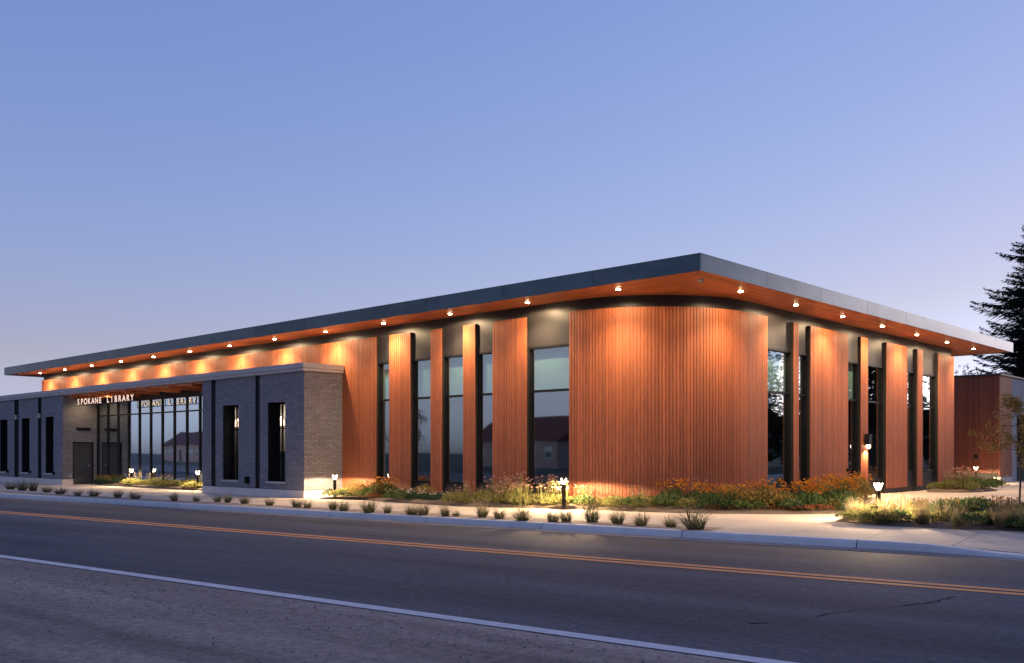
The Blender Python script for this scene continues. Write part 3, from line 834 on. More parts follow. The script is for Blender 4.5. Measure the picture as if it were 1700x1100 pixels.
# coping: broad upper course over a thin lip
def coping(x0, x1, y0, y1, n, ax, lab='coping_stone'):
    for i in range(n):
        b = MB(); g = .003
        if ax == 'x':
            p, q = lerp(x0, x1, i / n) + g, lerp(x0, x1, (i + 1) / n) - g
            e = .12 if i == n - 1 else 0
            b.box(p, q + e, y0 - .12, y1, 4.725, 4.895); b.box(p, q + e - .035 * (e > 0), y0 - .085, y1, 4.69, 4.7245); b.box(p, q + e - .03 * (e > 0), y0 - .09, y1, 4.612, 4.689)
        else:
            p, q = lerp(y0, y1, i / n) + g, lerp(y0, y1, (i + 1) / n) - g
            b.box(x0, x1 + .12, p, q, 4.725, 4.895); b.box(x0, x1 + .085, p, q, 4.69, 4.7245); b.box(x0, x1 + .09, p, q, 4.612, 4.689)
        b.build(lab, M['stone'], wing)
coping(BX0, BX1, BY, BY + .35, 16, 'x')
coping(BX1 - .25, BX1, BY + .353, WY - .01, 1, 'y')
b = MB(); b.box(BX0, BX1 - .3, BY + .36, SY - .14, 4.66, 4.76); b.build('roof_deck', M['bronze'], wing)
# recess: boarded ceiling, dark header, storefront
b = MB(); yy = BY + .02
while yy < 20.95:
    b.box(RX0 + .002, RX1 - .002, yy, yy + .14, 4.56, 4.60, random.random()); yy += .15
o = b.build('ceiling_boards', M['soffit'], wing); o['kind'] = 'stuff'
for q in range(7):
    b = MB(); xx = RX0 + .9 + q * 1.95; b.box(xx, xx + .10, BY + .04, 20.98, 4.42, 4.555); b.build('canopy_beam', M['soffit'], wing)
b = MB(); b.box(RX0 + .004, RX1 - .004, 21.02, 21.2, 4.27, 4.60); b.build('header', M['slabedge'], wing)
GY = 21.10
b = MB()
st = [-48.42 + 1.134 * i for i in range(13)]
for s_ in st: b.box(s_ - .03, s_ + .03, GY - .06, GY + .07, .15, 4.27)
for s0, s1 in zip(st[:-1], st[1:]):
    for z0_, z1_ in ((.15, .25), (3.57, 3.63), (4.22, 4.268)): b.box(s0 + .031, s1 - .031, GY - .055, GY + .065, z0_, z1_)
sf = b.build('storefront', M['black'], wing)
for s0, s1 in zip(st[:-1], st[1:]):
    for z0_, z1_ in ((.255, 3.565), (3.635, 4.215)):
        b = MB(); b.box(s0 + .033, s1 - .033, GY, GY + .012, z0_, z1_); b.build('pane', M['store'], sf)
b = MB(); b.box(RX0, RX1, 24.8, 25, .1, 4.7); b.box(RX0, RX1, 21.3, 24.8, .1, .14); b.box(RX0, RX1, 21.3, 24.8, 4.64, 4.68); b.build('lobby_wall', M['interior'], wing)
b = MB(); b.box(RX0 - .16, RX0 - .10, DR[0] + .05, DR[1] - .05, .16, DR[3] - .05); dr = b.build('door', M['door'], wing)
b = MB(); b.box(RX0 - .2, RX0 - .02, DR[0] + .001, DR[0] + .05, .15, DR[3]); b.box(RX0 - .2, RX0 - .02, DR[1] - .05, DR[1] - .001, .15, DR[3]); b.box(RX0 - .2, RX0 - .02, DR[0] + .05, DR[1] - .05, DR[3] - .05, DR[3] - .001); b.build('door_frame', M['black'], dr)
b = MB(); b.tube([(RX0 - .1, DR[1] - .14, 1.1), (RX0 - .04, DR[1] - .14, 1.1), (RX0 - .04, DR[1] - .26, 1.1)], .012, 6); b.build('handle', M['cream'], dr)
b = MB(); b.box(RX0 - .01, RX0 + .03, 20.02, 20.73, 2.86, 2.98); b.box(RX0 - .01, RX0 + .05, 20.0, 20.75, 2.98, 3.0); b.build('vent_slot', M['black'], wing)
b = MB(); b.box(RX0 - .01, RX0 + .05, 19.66, 19.76, .52, .66); b.build('outlet_box', M['cream'], wing)
b = MB(); b.box(-31.62, -31.42, BY - .02, BY + .01, .58, .86); b.prism([(-31.60, BY - .02), (-31.60, BY - .12), (-31.44, BY - .16), (-31.44, BY - .02)], .60, .84); b.build('scupper_box', M['pole'], wing)
for a, c in wins[2:]:
    b = MB(); b.box(c + .05, c + .17, BY - .10, BY + .006, .66, .80); b.build('outlet_box', M['pole'], wing)
for xx, yy, wt in ((-47.85, 20.2, 60), (-45.4, 20.3, 110), (-42.3, 20.3, 110), (-39.2, 20.3, 110), (-36.3, 20.3, 110)):
    b = MB(); b.lathe([(.05, 4.555), (.075, 4.555), (.08, 4.54), (.05, 4.535)], (xx, yy, 0), 12); dd = b.build('canopy_downlight', M['pole'], wing)
    b = MB(); b.lathe([(.05, 4.55), (.045, 4.535), (0, 4.525)], (xx, yy, 0), 10); b.build('lamp_lens', M['lamp'], dd, True)
    spot('canopy_lamp', (xx, yy, 4.51), (xx, yy, 0), wt, 150, .9, wing)

# ------------------------------------------------------------------ letters hung under the coping
sign = thing('hanging_sign', 'glowing open capital letters reading SPOKANE LIBRARY hung under the coping', 'sign', (-44.2, 19.58, 4.08))
txt = 'SPOKANE LIBRARY'
x0s, x1s = -47.25, -41.25
step = (x1s - x0s - .3) / (len(txt) - 1)
dg = bpy.context.evaluated_depsgraph_get()
for i, ch in enumerate(txt):
    if ch == ' ': continue
    cu = bpy.data.curves.new('glyph', 'FONT'); cu.body = ch; cu.size = 0.40; cu.extrude = 0.035; cu.align_x = 'CENTER'; cu.offset = 0.002
    tmp = bpy.data.objects.new('glyph', cu); COL.objects.link(tmp)
    dg.update()
    me = bpy.data.meshes.new_from_object(tmp.evaluated_get(bpy.context.evaluated_depsgraph_get()))
    bpy.data.objects.remove(tmp); bpy.data.curves.remove(cu)
    me.materials.clear(); me.materials.append(M['sign_face']); me.materials.append(M['sign_edge'])
    for p in me.polygons: p.material_index = 0 if abs(p.normal.z) > .7 else 1
    R_ = Matrix.Rotation(math.pi / 2, 4, 'X')
    me.transform(Matrix.Translation((x0s + .15 + i * step, 19.58, 4.085)) @ R_ @ Matrix.Diagonal((1.25, 1, 1, 1)))
    me.name = 'letter'
    o = bpy.data.objects.new('letter', me); COL.objects.link(o); put(o, sign)
b = MB(); b.box(x0s - .1, x1s + .1, 19.565, 19.595, 4.035, 4.07); b.build('rail', M['black'], sign)
for q in range(5):
    b = MB(); xx = lerp(x0s, x1s, q / 4); b.box(xx - .012, xx + .012, 19.597, 19.62, 4.035, 4.61); b.build('hanger', M['black'], sign)

# ------------------------------------------------------------------ annex beyond the hall
ann = thing('annex_building', 'lower side building with dark red timber front and grey stucco flank beside the hall', 'building', (-14.5, 51.5, 0.25))
AX, AY = -14.48, 51.49
b = MB(); b.box(-30, AX - .05, AY + .05, 75, 0.2, 5.6); b.build('wall', M['slabedge'], ann)
b = MB()
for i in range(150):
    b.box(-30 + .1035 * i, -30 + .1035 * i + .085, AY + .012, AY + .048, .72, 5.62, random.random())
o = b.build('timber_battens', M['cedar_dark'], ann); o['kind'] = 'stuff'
b = MB()
for i in range(20): b.box(AX - .048, AX - .002, AY + .0 + .1025 * i, AY + .1025 * i + .09, .55, 5.62, random.random())
o = b.build('timber_battens', M['cedar'], ann); o['kind'] = 'stuff'
b = MB(); b.box(AX - .3, AX + .02, AY - .02, 53.54, .15, .52); b.build('plinth', M['plinth'], ann)
b = MB(); b.box(-30, AX + .06, AY - .06, 75, 5.63, 5.72); b.build('roof', M['bronze'], ann)
b = MB(); b.box(AX - .048, AX - .012, 53.56, 54.4, .25, 5.60); b.box(AX - .048, AX - .012, 54.4, 57.4, 3.75, 5.6); b.box(AX - .048, AX - .012, 57.4, 75, .25, 5.6); b.build('stucco_panel', M['stucco'], ann)
b = MB(); 
for yy in (54.4, 55.35, 56.35, 57.33): b.box(AX - .07, AX - .01, yy, yy + .07, .25, 3.75)
b.box(AX - .068, AX - .012, 54.47, 57.33, 3.68, 3.74); b.box(AX - .068, AX - .012, 54.47, 57.33, .26, .36); w_ = b.build('window', M['black'], ann)
b = MB(); b.box(AX - .046, AX - .04, 54.47, 57.33, .36, 3.68); b.build('pane', M['glass'], w_)
b = MB(); b.lathe([(0, 0), (.12, 0), (.12, .06), (0, .07)], (0, 0, 0), 14)
me = b.mesh('wall_vent', M['black']); me.transform(Matrix.Translation((-15.6, AY + .01, 1.55)) @ Matrix.Rotation(math.pi / 2, 4, 'X'))
o = bpy.data.objects.new('wall_vent', me); COL.objects.link(o); put(o, ann)

# ------------------------------------------------------------------ bollard lights
def make_bollard(label):
    t = thing('bollard_light', label, 'bollard', (0, 0, 0), 'lit garden bollards')
    b = MB(); b.lathe([(0, 0), (.085, 0), (.085, .012), (.054, .02), (.054, .635), (.074, .645), (.074, .652), (.04, .656), (0, .656)], n=16); b.build('post', M['pole'], t, True)  # collar at the post top is added to shade the post from its lamp
    b = MB()
    # open funnel of four flared glowing blades
    for q in range(4):
        a = math.pi / 4 + q * math.pi / 2
        c, s_ = math.cos(a), math.sin(a)
        p0 = Vector((c * .035, s_ * .035, .655)); p1 = Vector((c * .092, s_ * .092, .806)); sd = Vector((-s_, c, 0)) * .009
        nn = Vector((c, s_, -.5)).normalized() * .012
        b.face([p0 - sd - nn, p1 - sd - nn, p1 + sd - nn, p0 + sd - nn]); b.face([p0 - sd + nn, p0 + sd + nn, p1 + sd + nn, p1 - sd + nn])
        for e in (sd, -sd): b.face([p0 + e - nn, p1 + e - nn, p1 + e + nn, p0 + e + nn])
    b.lathe([(0, .656), (.03, .657), (.034, .67), (.02, .685), (0, .69)], n=10)
    b.build('lamp_funnel', M['bollard_lens'], t)
    b = MB(); b.lathe([(0, .818), (.105, .818), (.11, .825), (.105, .842), (0, .848)], n=16); b.build('cap', M['pole'], t, True)
    return t
bl = [((-26.95, 19.95, .16), 'lit dark bollard between the brick pavilion side wall and the timber wall'),
      ((-16.34, 19.62, .25), 'lit dark bollard in front of the window before the rounded timber corner'),
      ((-8.48, 21.19, .26), 'lit dark bollard in the kerbside flower bed, largest of the bollards'),
      ((-15.04, 49.6, .25), 'lit dark bollard before the dark red annex wall'),
      ((-37.25, 20.45, .16), 'lit dark bollard in the recess against the brick pavilion'),
      ((-43.6, 20.55, .16), 'lit dark bollard among yellow plants mid storefront')]
b0 = make_bollard(bl[0][1]); b0.location = bl[0][0]; b0.rotation_euler = (0, 0, math.radians(43 - 45 + 45))
for i, (p, lab) in enumerate(bl[1:]): copy_tree(b0, p, math.radians(43 + i * 9), 1, lab)
for p, lab in bl:
    l = bpy.data.lights.new('bollard_lamp', 'SPOT'); l.spot_size = math.radians(172); l.spot_blend = 0.12; l.energy = BOLLARD_W * (0.55 if p[0] < -26 else 1); l.color = (1.0, 0.72, 0.42); l.shadow_soft_size = 0.05
    o = bpy.data.objects.new('bollard_lamp', l); COL.objects.link(o); o.location = (p[0], p[1], p[2] + .812)

# ------------------------------------------------------------------ plants
RP = random.Random(77)
def blades(b, n, L0, L1, spread, w, r0, lean=0.6, t0=0, t1=1, mi=0):
    for _ in range(n):
        a = RP.uniform(0, 6.283); L = RP.uniform(L0, L1); q = RP.random() ** .7 * spread
        r = r0 * math.sqrt(RP.random()); p = Vector((r * math.cos(a + 1), r * math.sin(a + 1), 0))
        d = Vector((math.cos(a) * q, math.sin(a) * q, 1)).normalized(); sd = Vector((-math.sin(a), math.cos(a), 0)) * w / 2
        m1 = p + d * L * .55; d2 = (d + Vector((math.cos(a) * lean * q, math.sin(a) * lean * q, -.25 * lean))).normalized(); m2 = m1 + d2 * L * .45
        t = RP.uniform(t0, t1)
        b.face([p - sd, p + sd, m1 + sd * .8, m1 - sd * .8], t * .7, mi); b.face([m1 - sd * .8, m1 + sd * .8, m2], t, mi)
def mound(b, n, r, h, L, W, t0=0., t1=1., mi=0, zmin=0.05):
    for _ in range(n):
        a = RP.uniform(0, 6.283); u = RP.random(); rr = r * math.sqrt(RP.random()); top = h * math.sqrt(max(0, 1 - (rr / r) ** 2 * .85))
        z = zmin + (top - zmin) * (RP.random() ** .45)
        p = Vector((rr * math.cos(a), rr * math.sin(a), z))
        out = Vector((p.x / r, p.y / r, RP.uniform(.1, 1.1))) + Vector((RP.uniform(-.6, .6), RP.uniform(-.6, .6), RP.uniform(-.4, .4)))
        b.leaf(p, out, Vector((RP.uniform(-1, 1), RP.uniform(-1, 1), RP.uniform(.2, 1))), L * RP.uniform(.6, 1.3), W * RP.uniform(.7, 1.2), RP.uniform(t0, t1), mi)
def stems(b, n, r, h0, h1, w=.006, mi=0, lean=.25):
    tips = []
    for _ in range(n):
        a = RP.uniform(0, 6.283); rr = r * math.sqrt(RP.random()); h = RP.uniform(h0, h1)
        p = Vector((rr * math.cos(a), rr * math.sin(a), 0)); q = p * (1 + lean) + Vector((RP.uniform(-.06, .06), RP.uniform(-.06, .06), h))
        s_ = Vector((-math.sin(a), math.cos(a), 0)) * w
        b.face([p - s_, p + s_, q + s_ * .7, q - s_ * .7], .4, mi)
        tips.append(q)
    return tips
def disc(b, p, r, mi, n=6, tilt=.5):
    ax = Vector((RP.uniform(-tilt, tilt), RP.uniform(-tilt, tilt), 1)).normalized(); u = ax.orthogonal().normalized(); v = ax.cross(u); t = RP.random()
    b.face([p + u * (r * math.cos(6.283 * k / n)) + v * (r * math.sin(6.283 * k / n)) for k in range(n)], t, mi)
    # a shallow second whorl so that it also reads from the side
    b.face([p + u * r, p + ax * r * .7, p - u * r, p - ax * r * .25], t, mi); b.face([p + v * r, p + ax * r * .7, p - v * r, p - ax * r * .25], t * .8, mi)

def P_tuft():
    b = MB(); blades(b, 120, .22, .46, 1.1, .010, .10, .8, 0, .75); blades(b, 50, .34, .60, .85, .008, .09, .5, .75, 1.)
    return b, [M['tuft']]
def P_lime():
    b = MB(); mound(b, 420, .36, .30, .075, .035); blades(b, 40, .2, .42, .7, .01, .25, .5, .5, 1.)
    return b, [M['lime']]
def P_green():
    b = MB(); mound(b, 380, .34, .32, .085, .042); return b, [M['green']]
def P_broad():
    b = MB(); mound(b, 330, .40, .46, .11, .062, .2, 1.)
    for _ in range(8): b.tube([(0, 0, 0), (RP.uniform(-.25, .25), RP.uniform(-.25, .25), .5)], [.01, .004], 4)
    return b, [M['green']]
def P_deep():
    b = MB(); blades(b, 120, .22, .42, 1.2, .035, .16, .9, .1, .9); mound(b, 120, .3, .2, .09, .045, 0, .7); return b, [M['deep']]
def P_rudbeckia():
    b = MB(); mound(b, 300, .34, .42, .09, .04, 0, .8); tips = stems(b, 46, .30, .42, .66)
    for p in tips: disc(b, p, RP.uniform(.026, .042), 1)
    return b, [M['green'], M['orange']]
def P_daisy():
    b = MB(); mound(b, 240, .32, .26, .07, .03, 0, .7); tips = stems(b, 20, .32, .26, .40)
    for p in tips: disc(b, p, RP.uniform(.022, .034), 1)
    return b, [M['deep'], M['daisy']]
def P_cone():
    b = MB(); mound(b, 200, .30, .26, .09, .035, .2, 1.); tips = stems(b, 18, .26, .42, .72, .008)
    for p in tips: disc(b, p, RP.uniform(.028, .045), 1, 6, .25)
    return b, [M['lime'], M['pink']]
def P_feather():
    b = MB(); blades(b, 110, .45, .85, .55, .009, .12, .5, .2, 1.); blades(b, 60, .2, .4, .9, .012, .14, .6, 0, .5); return b, [M['straw']]
def P_sedum():
    b = MB(); mound(b, 320, .34, .17, .055, .035, 0, 1.); return b, [M['russet']]
def P_rust():
    b = MB(); mound(b, 380, .36, .50, .08, .04, .1, 1.); blades(b, 40, .4, .68, .6, .01, .2, .4, .5, 1.); return b, [M['russet'] if RP.random() < .0 else M['gold']]
makers = dict(tuft=P_tuft, lime=P_lime, green=P_green, broad=P_broad, deep=P_deep, rud=P_rudbeckia, daisy=P_daisy, cone=P_cone, feather=P_feather, sedum=P_sedum, rust=P_rust)
names = dict(tuft='grass_tuft', lime='perennial_plant', green='perennial_plant', broad='shrub', deep='hosta_plant', rud='coneflower_plant', daisy='daisy_plant', cone='coneflower_plant', feather='feather_grass', sedum='sedum_plant', rust='shrub')
looks = dict(lime=('low yellow-green perennial', 'plant'), green=('low mid-green perennial', 'plant'), broad=('bushy broad-leaved green shrub', 'shrub'), deep=('blue-green strap-leaved plant', 'plant'),
             rud=('orange-flowered bushy plant', 'flower'), daisy=('white-flowered low plant', 'flower'), cone=('pale pink seed-headed plant', 'flower'),
             feather=('tall straw-coloured feather grass', 'grass plant'), sedum=('low russet ground plant', 'plant'), rust=('golden-olive twiggy shrub', 'shrub'))
VAR = {k: [makers[k]() for _ in range(3)] for k in makers}
VM = {k: [bb.mesh(names[k], mm) for bb, mm in VAR[k]] for k in VAR}
def plant(kind, x, y, s=1.0, label=None, cat=None, group=None, dz=0.0, tall=1.0):
    o = bpy.data.objects.new(names[kind], RP.choice(VM[kind])); COL.objects.link(o)
    o.location = (x, y, gz(x, y) + dz); o.rotation_euler = (0, 0, RP.uniform(0, 6.28)); o.scale = (s, s, s * tall)
    tag(o, label, cat, group)
    return o
# grass tufts in the strip behind the kerb, one label each
TUF = [(-44.13, 15.41), (-42.35, 15.27), (-41.38, 15.32), (-39.72, 15.24), (-37.62, 14.92), (-35.58, 14.74), (-34.67, 14.92), (-33.12, 15.11), (-31.81, 15.14), (-29.3, 15.27), (-28.79, 15.74), (-27.92, 16.02), (-27.34, 16.05), (-26.3, 16.02), (-24.85, 15.98), (-23.45, 15.99), (-22.96, 16.02), (-21.73, 16.01), (-21.07, 15.9), (-19.93, 15.89), (-19.4, 16.05), (-18.55, 16.17), (-18.15, 16.22), (-17.41, 16.29), (-17.2, 16.46), (-16.42, 16.58), (-15.83, 16.56), (-15.0, 16.51), (-14.24, 16.69), (-13.99, 16.89), (-13.42, 17.12), (-12.67, 17.09), (-11.99, 17.04), (-11.34, 17.18), (-10.61, 17.03)]
SZ = [1.1, 1.2, 1.1, 1.05, 1.0, .95, .95, 1.0, 1.0, .8, .7, .7, .7, .7, .8, .8, .7, .8, .9, 1.0, .6, 1.0, .9, .75, .45, 1.0, .8, 1.05, 1.0, .9, 1.05, .95, .85, .95, 1.3]
OR = ['first', 'second', 'third', 'fourth', 'fifth', 'sixth', 'seventh', 'eighth', 'ninth', 'tenth', 'eleventh', 'twelfth', 'thirteenth', 'fourteenth', 'fifteenth', 'sixteenth', 'seventeenth', 'eighteenth']
nT = len(TUF)
for i, ((x, y), s) in enumerate(zip(TUF, SZ)):
    j = nT - 1 - i
    if j == 0: lab = 'largest grass tuft, at the end of the kerb strip by the rounded corner'
    elif j < 18: lab = 'dark grass tuft behind the kerb, %s from the rounded-corner end of the row' % OR[j]
    else: lab = 'dark grass tuft behind the kerb, %s from the brick-wing end of the row' % OR[i]
    tu = plant('tuft', x, y, s * RP.uniform(1.0, 1.28), lab, 'grass tuft', 'grass tufts along the kerb', .0, RP.uniform(.6, 1.05))
    tu.scale.x *= RP.uniform(.8, 1.3); tu.rotation_euler.x = RP.uniform(-.16, .16); tu.rotation_euler.y = RP.uniform(-.16, .16)

def along(poly, t):
    seg = [(Vector(a), Vector(c)) for a, c in zip(poly[:-1], poly[1:])]; tot = sum((c - a).length for a, c in seg); d = t * tot
    for a, c in seg:
        l = (c - a).length
        if d <= l: return a + (c - a) * (d / l)
        d -= l
    return Vector(poly[-1])
def back_y(x):                       # wall face behind the bed
    if x < CX_: return WY - .12
    if x < WX: return CY_ - math.sqrt(max(0, CR ** 2 - (x - CX_) ** 2)) - .12
    return 32
def drift(x0, x1, f0, f1, n, kinds, where, s=(.8, 1.1), wall=True, tall=1.0):
    """a drift of plants between the bed's front edge (f=0) and the wall (f=1)"""
    for i in range(n):
        x = lerp(x0, x1, (i + RP.uniform(.1, .9)) / n)
        fy = min((p for p in [along(MAIN_FRONT, q / 60) for q in range(61)]), key=lambda p: abs(p.x - x)).y
        by = min(back_y(x), fy + 2.6)
        f = RP.uniform(f0, f1); y = lerp(fy + .18, by - .1, f)
        k = RP.choice(kinds); lk, ct = looks[k]
        plant(k, x, y, RP.uniform(*s), '%s %s' % (lk, where), ct, ('%ss %s' % (lk, where)).replace('grasss', 'grasses'), .05, tall)
drift(-27.2, -24.4, 0., .8, 16, ['lime', 'lime', 'rust', 'green'], 'beneath the timber wall beside the brick pavilion', (.7, 1.0))
drift(-26.0, -24.2, .3, .9, 7, ['rust', 'rud'], 'at the first window past the brick pavilion', (.8, 1.1))
drift(-24.4, -22.0, 0., .7, 12, ['daisy', 'green', 'sedum', 'daisy', 'rust'], 'below the second and third windows', (.7, 1.0))
drift(-22.4, -20.2, 0., .6, 11, ['daisy', 'daisy', 'deep', 'sedum'], 'below the narrow timber panels', (.65, .9))
drift(-20.6, -19.6, .2, .8, 3, ['feather'], 'by the fourth window', (.6, .75))
drift(-20.2, -17.0, 0., .9, 18, ['cone', 'lime', 'cone', 'feather', 'lime', 'lime'], 'below the wide window before the corner', (.8, 1.1))
drift(-18.9, -17.0, .1, .5, 6, ['cone'], 'below the wide window before the corner', (1.05, 1.25))
drift(-17.0, -14.3, 0., .8, 16, ['lime', 'lime', 'green', 'cone'], 'at the lit foot of the curved timber wall', (.7, 1.0))
drift(-15.0, -12.8, 0., .9, 14, ['green', 'lime', 'feather', 'green', 'cone'], 'below the middle of the curved timber wall', (.75, 1.05))
drift(-14.4, -12.0, .1, .9, 9, ['rud', 'green'], 'where the curve turns to the garden side', (.9, 1.15))
drift(-13.2, -10.3, 0., .35, 16, ['green', 'sedum', 'deep', 'sedum'], 'along the edge of the corner bed', (.7, .95))
drift(-12.6, -10.2, .3, .75, 14, ['rud', 'rud', 'rust'], 'in the corner bed before the garden windows', (.95, 1.2))
for i in range(16):
    t = RP.random(); x = lerp(-10.7, -12.9, t) - RP.uniform(0, 1.2) * (1 - t); y = lerp(24.0, 30.8, t) + RP.uniform(-.3, .3)
    if x < WX + .2: x = WX + .3
    k = RP.choice(['rud', 'rust', 'rud', 'rust', 'feather']); lk, ct = looks[k]; wh = 'before the wide garden-side panel'
    plant(k, x, y, RP.uniform(1.0, 1.3), lk + ' ' + wh, ct, (lk + 's ' + wh).replace('grasss', 'grasses'), .05)
for i in range(9):
    x = lerp(-10.4, -11.9, i / 8) + RP.uniform(-.15, .1); y = lerp(23.2, 28.4, i / 8)
    lk, ct = looks['rust']; wh = 'along the path behind the lone bollard'
    plant('rust', x, y, RP.uniform(.6, .8), lk + ' ' + wh, ct, (lk + 's ' + wh).replace('grasss', 'grasses'), .03)
# kerbside bed
def patch(n, x0, x1, y0, y1, kinds, where, s, tall=1.0, dz=.06):
    for i in range(n):
        x, y = RP.uniform(x0, x1), RP.uniform(y0, y1); k = RP.choice(kinds); lk, ct = looks[k]
        plant(k, x, y, RP.uniform(*s), lk + ' ' + where, ct, (lk + 's ' + where).replace('grasss', 'grasses'), dz, tall)
patch(26, -9.0, -7.2, 19.95, 22.2, ['lime', 'lime', 'feather', 'lime'], 'at the bollard end of the kerbside bed', (.65, .95), .8)
patch(14, -8.9, -7.2, 22.0, 24.6, ['lime', 'cone', 'rust', 'lime'], 'behind the bollard in the kerbside bed', (.55, .8))
patch(26, -8.3, -4.6, 19.92, 20.7, ['lime', 'green', 'lime', 'feather'], 'along the front edge of the kerbside bed', (.6, .85))
patch(6, -7.4, -6.5, 20.9, 22.3, ['broad'], 'in the middle of the kerbside bed', (.8, 1.0))
patch(6, -6.9, -5.9, 21.4, 22.8, ['rust', 'rud'], 'behind the kerbside leafy shrubs', (.6, .8))
patch(13, -6.0, -4.3, 20.4, 21.8, ['deep', 'deep', 'green', 'lime'], 'at the far end of the kerbside bed', (.65, .9))
patch(8, -5.9, -4.4, 21.6, 23.4, ['rust', 'broad', 'rust'], 'by the young tree', (.6, .8))
patch(26, -13.2, -11.6, 37.3, 42.2, ['lime', 'lime', 'green', 'cone'], 'in the little bed at the last timber panel', (.9, 1.3))
patch(34, -44.4, -35.4, 20.35, 20.9, ['lime', 'lime', 'lime', 'cone'], 'in the recess before the storefront', (.75, 1.1), 1., .04)
patch(7, -47.2, -44.6, 20.4, 20.95, ['deep', 'deep', 'rust'], 'in the recess beside the dark door', (.8, 1.1), 1., .04)

# ------------------------------------------------------------------ trees
def spruce(x, y, h, rb, label, seed):
    r = random.Random(seed)
    t = thing('spruce_tree', label, 'tree', (x, y, 0))
    b = MB(); b.tube([(0, 0, 0), (0, 0, h * .5), (0, 0, h)], [.34, .2, .02], 8); b.build('trunk', M['bark'], None); tr = COL.objects['trunk'] if 'trunk' in COL.objects else None
    o = [c for c in COL.objects if c.name.startswith('trunk') and c.parent is None][0]; o.parent = t
    b = MB()
    z = h * .09
    while z < h - .3:
        f = 1 - z / h; L = min(6.4, rb * (f ** .95)) * r.uniform(.82, 1.12)
        for k in range(r.randint(9, 13)):
            a = r.uniform(0, 6.283); LL = max(.25, L * r.uniform(.6, 1.12)); ca, sa = math.cos(a), math.sin(a)
            def pt(s_): return Vector((ca * LL * s_, sa * LL * s_, z + LL * (-.16 * s_ + .20 * s_ ** 3.0)))
            ns = max(5, int(LL / .13))
            b.tube([pt(0), pt(.5), pt(1)], [.03, .02, .006], 3, .1, 1)
            for q in range(ns):
                s_ = .12 + .9 * (q + r.random()) / ns
                p = pt(min(s_, 1.02)); tw = (1.05 - s_) * LL * .30 + .16
                for sd in (-1, 1):
                    for _ in range(2):
                        d = Vector((ca * .75 - sa * sd * r.uniform(.25, 1.0), sa * .75 + ca * sd * r.uniform(.25, 1.0), r.uniform(-.5, .22)))
                        b.leaf(p + Vector((0, 0, r.uniform(-.05, .05))), d, Vector((r.uniform(-.7, .7), r.uniform(-.7, .7), 1)), tw * r.uniform(.7, 1.25), r.uniform(.09, .17), r.random())
                if r.random() < .6:
                    b.leaf(p, Vector((ca * .3 + r.uniform(-.3, .3), sa * .3 + r.uniform(-.3, .3), -.9)), Vector((ca, sa, 0)), r.uniform(.15, .34), .08, r.random() * .6)
        z += lerp(.30, .42, f) * r.uniform(.85, 1.15)
    b.build('crown', [M['spruce'], M['bark']], None); o = [c for c in COL.objects if c.name.startswith('crown') and c.parent is None][0]; o.parent = t
    return t
spruce(-19.6, 84.5, 24.0, 12.0, 'tall dark spruce rising behind the annex', 5)

def broadleaf(x, y, h, rc, label, seed, m='tree', n=2600, leaf=.3, group=None, z0=0.0):
    r = random.Random(seed); t = thing('broadleaf_tree', label, 'tree', (x, y, z0), group)
    b = MB(); th = h * .38
    b.tube([(0, 0, 0), (.1, .05, th), (0, .1, h * .7)], [.03 * h, .02 * h, .006 * h], 7)
    cl = []
    for k in range(11):
        a = r.uniform(0, 6.283); zz = r.uniform(.4, .95) * h; rr = rc * r.uniform(.3, .9) * math.sin(math.pi * min(1, (zz / h - .25) / .85)) 
        c = Vector((math.cos(a) * rr, math.sin(a) * rr, zz)); cl.append((c, rc * r.uniform(.28, .5)))
        b.tube([(0.05, 0.05, th * r.uniform(.8, 1.2)), tuple(c * .5 + Vector((0, 0, th * .35))), tuple(c)], [.011 * h, .007 * h, .002 * h], 5)
    o = b.build('trunk', M['bark']); o.parent = t
    b = MB()
    for _ in range(n):
        c, rr = r.choice(cl); v = Vector((r.gauss(0, 1), r.gauss(0, 1), r.gauss(0, .8))).normalized() * rr * r.random() ** .4
        b.leaf(c + v, Vector((r.uniform(-1, 1), r.uniform(-1, 1), r.uniform(-.6, .8))), Vector((r.uniform(-1, 1), r.uniform(-1, 1), 1)), leaf * r.uniform(.6, 1.3), leaf * .55, r.random())
    o = b.build('crown', M[m]); o.parent = t
    return t
broadleaf(-29.0, 96, 9.8, 2.6, 'small pale-leaved tree showing over the annex roof next to the hall', 3, 'gold', 1500, .26)
broadleaf(-25.8, 98, 8.6, 3.4, 'low dark tree behind the annex roof below the spruce', 8, 'tree', 2400, .3)
broadleaf(-32.8, 97, 8.3, 3.0, 'dark bushy tree hidden low behind the annex, nearest the hall', 9, 'tree', 2000, .3)

# young tree in the plaza edge
t = thing('young_tree', 'slender young tree with sparse golden leaves in front of the annex', 'tree', (-7.28, 27.57, gz(-7.28, 27.57)))
r = random.Random(21)
b = MB(); b.tube([(0, 0, 0), (.03, .02, 1.0), (-.02, .0, 2.0), (.04, .03, 3.05)], [.028, .022, .015, .004], 7)
tw = []
for k in range(26):
    z = r.uniform(1.05, 2.85); a = r.uniform(0, 6.283); L = r.uniform(.35, 1.0) * (1.25 - (z - 1) / 2.6)
    if k < 5: a = math.radians(43 + 180 + r.uniform(-35, 35)); L = r.uniform(.8, 1.15); z = (1.55, 1.75, 1.9, 2.2, 2.45)[k]
    q = (math.cos(a) * L, math.sin(a) * L, z + L * r.uniform(.05, .55))
    if k < 5: q = (q[0], q[1], z + r.uniform(-.05, .18))
    b.tube([(0, 0, z), (q[0] * .5, q[1] * .5, z + (q[2] - z) * .6), q], [.010, .006, .0025], 4); tw.append(((0, 0, z), q))
o = b.build('trunk', M['bark']); o.parent = t
b = MB()
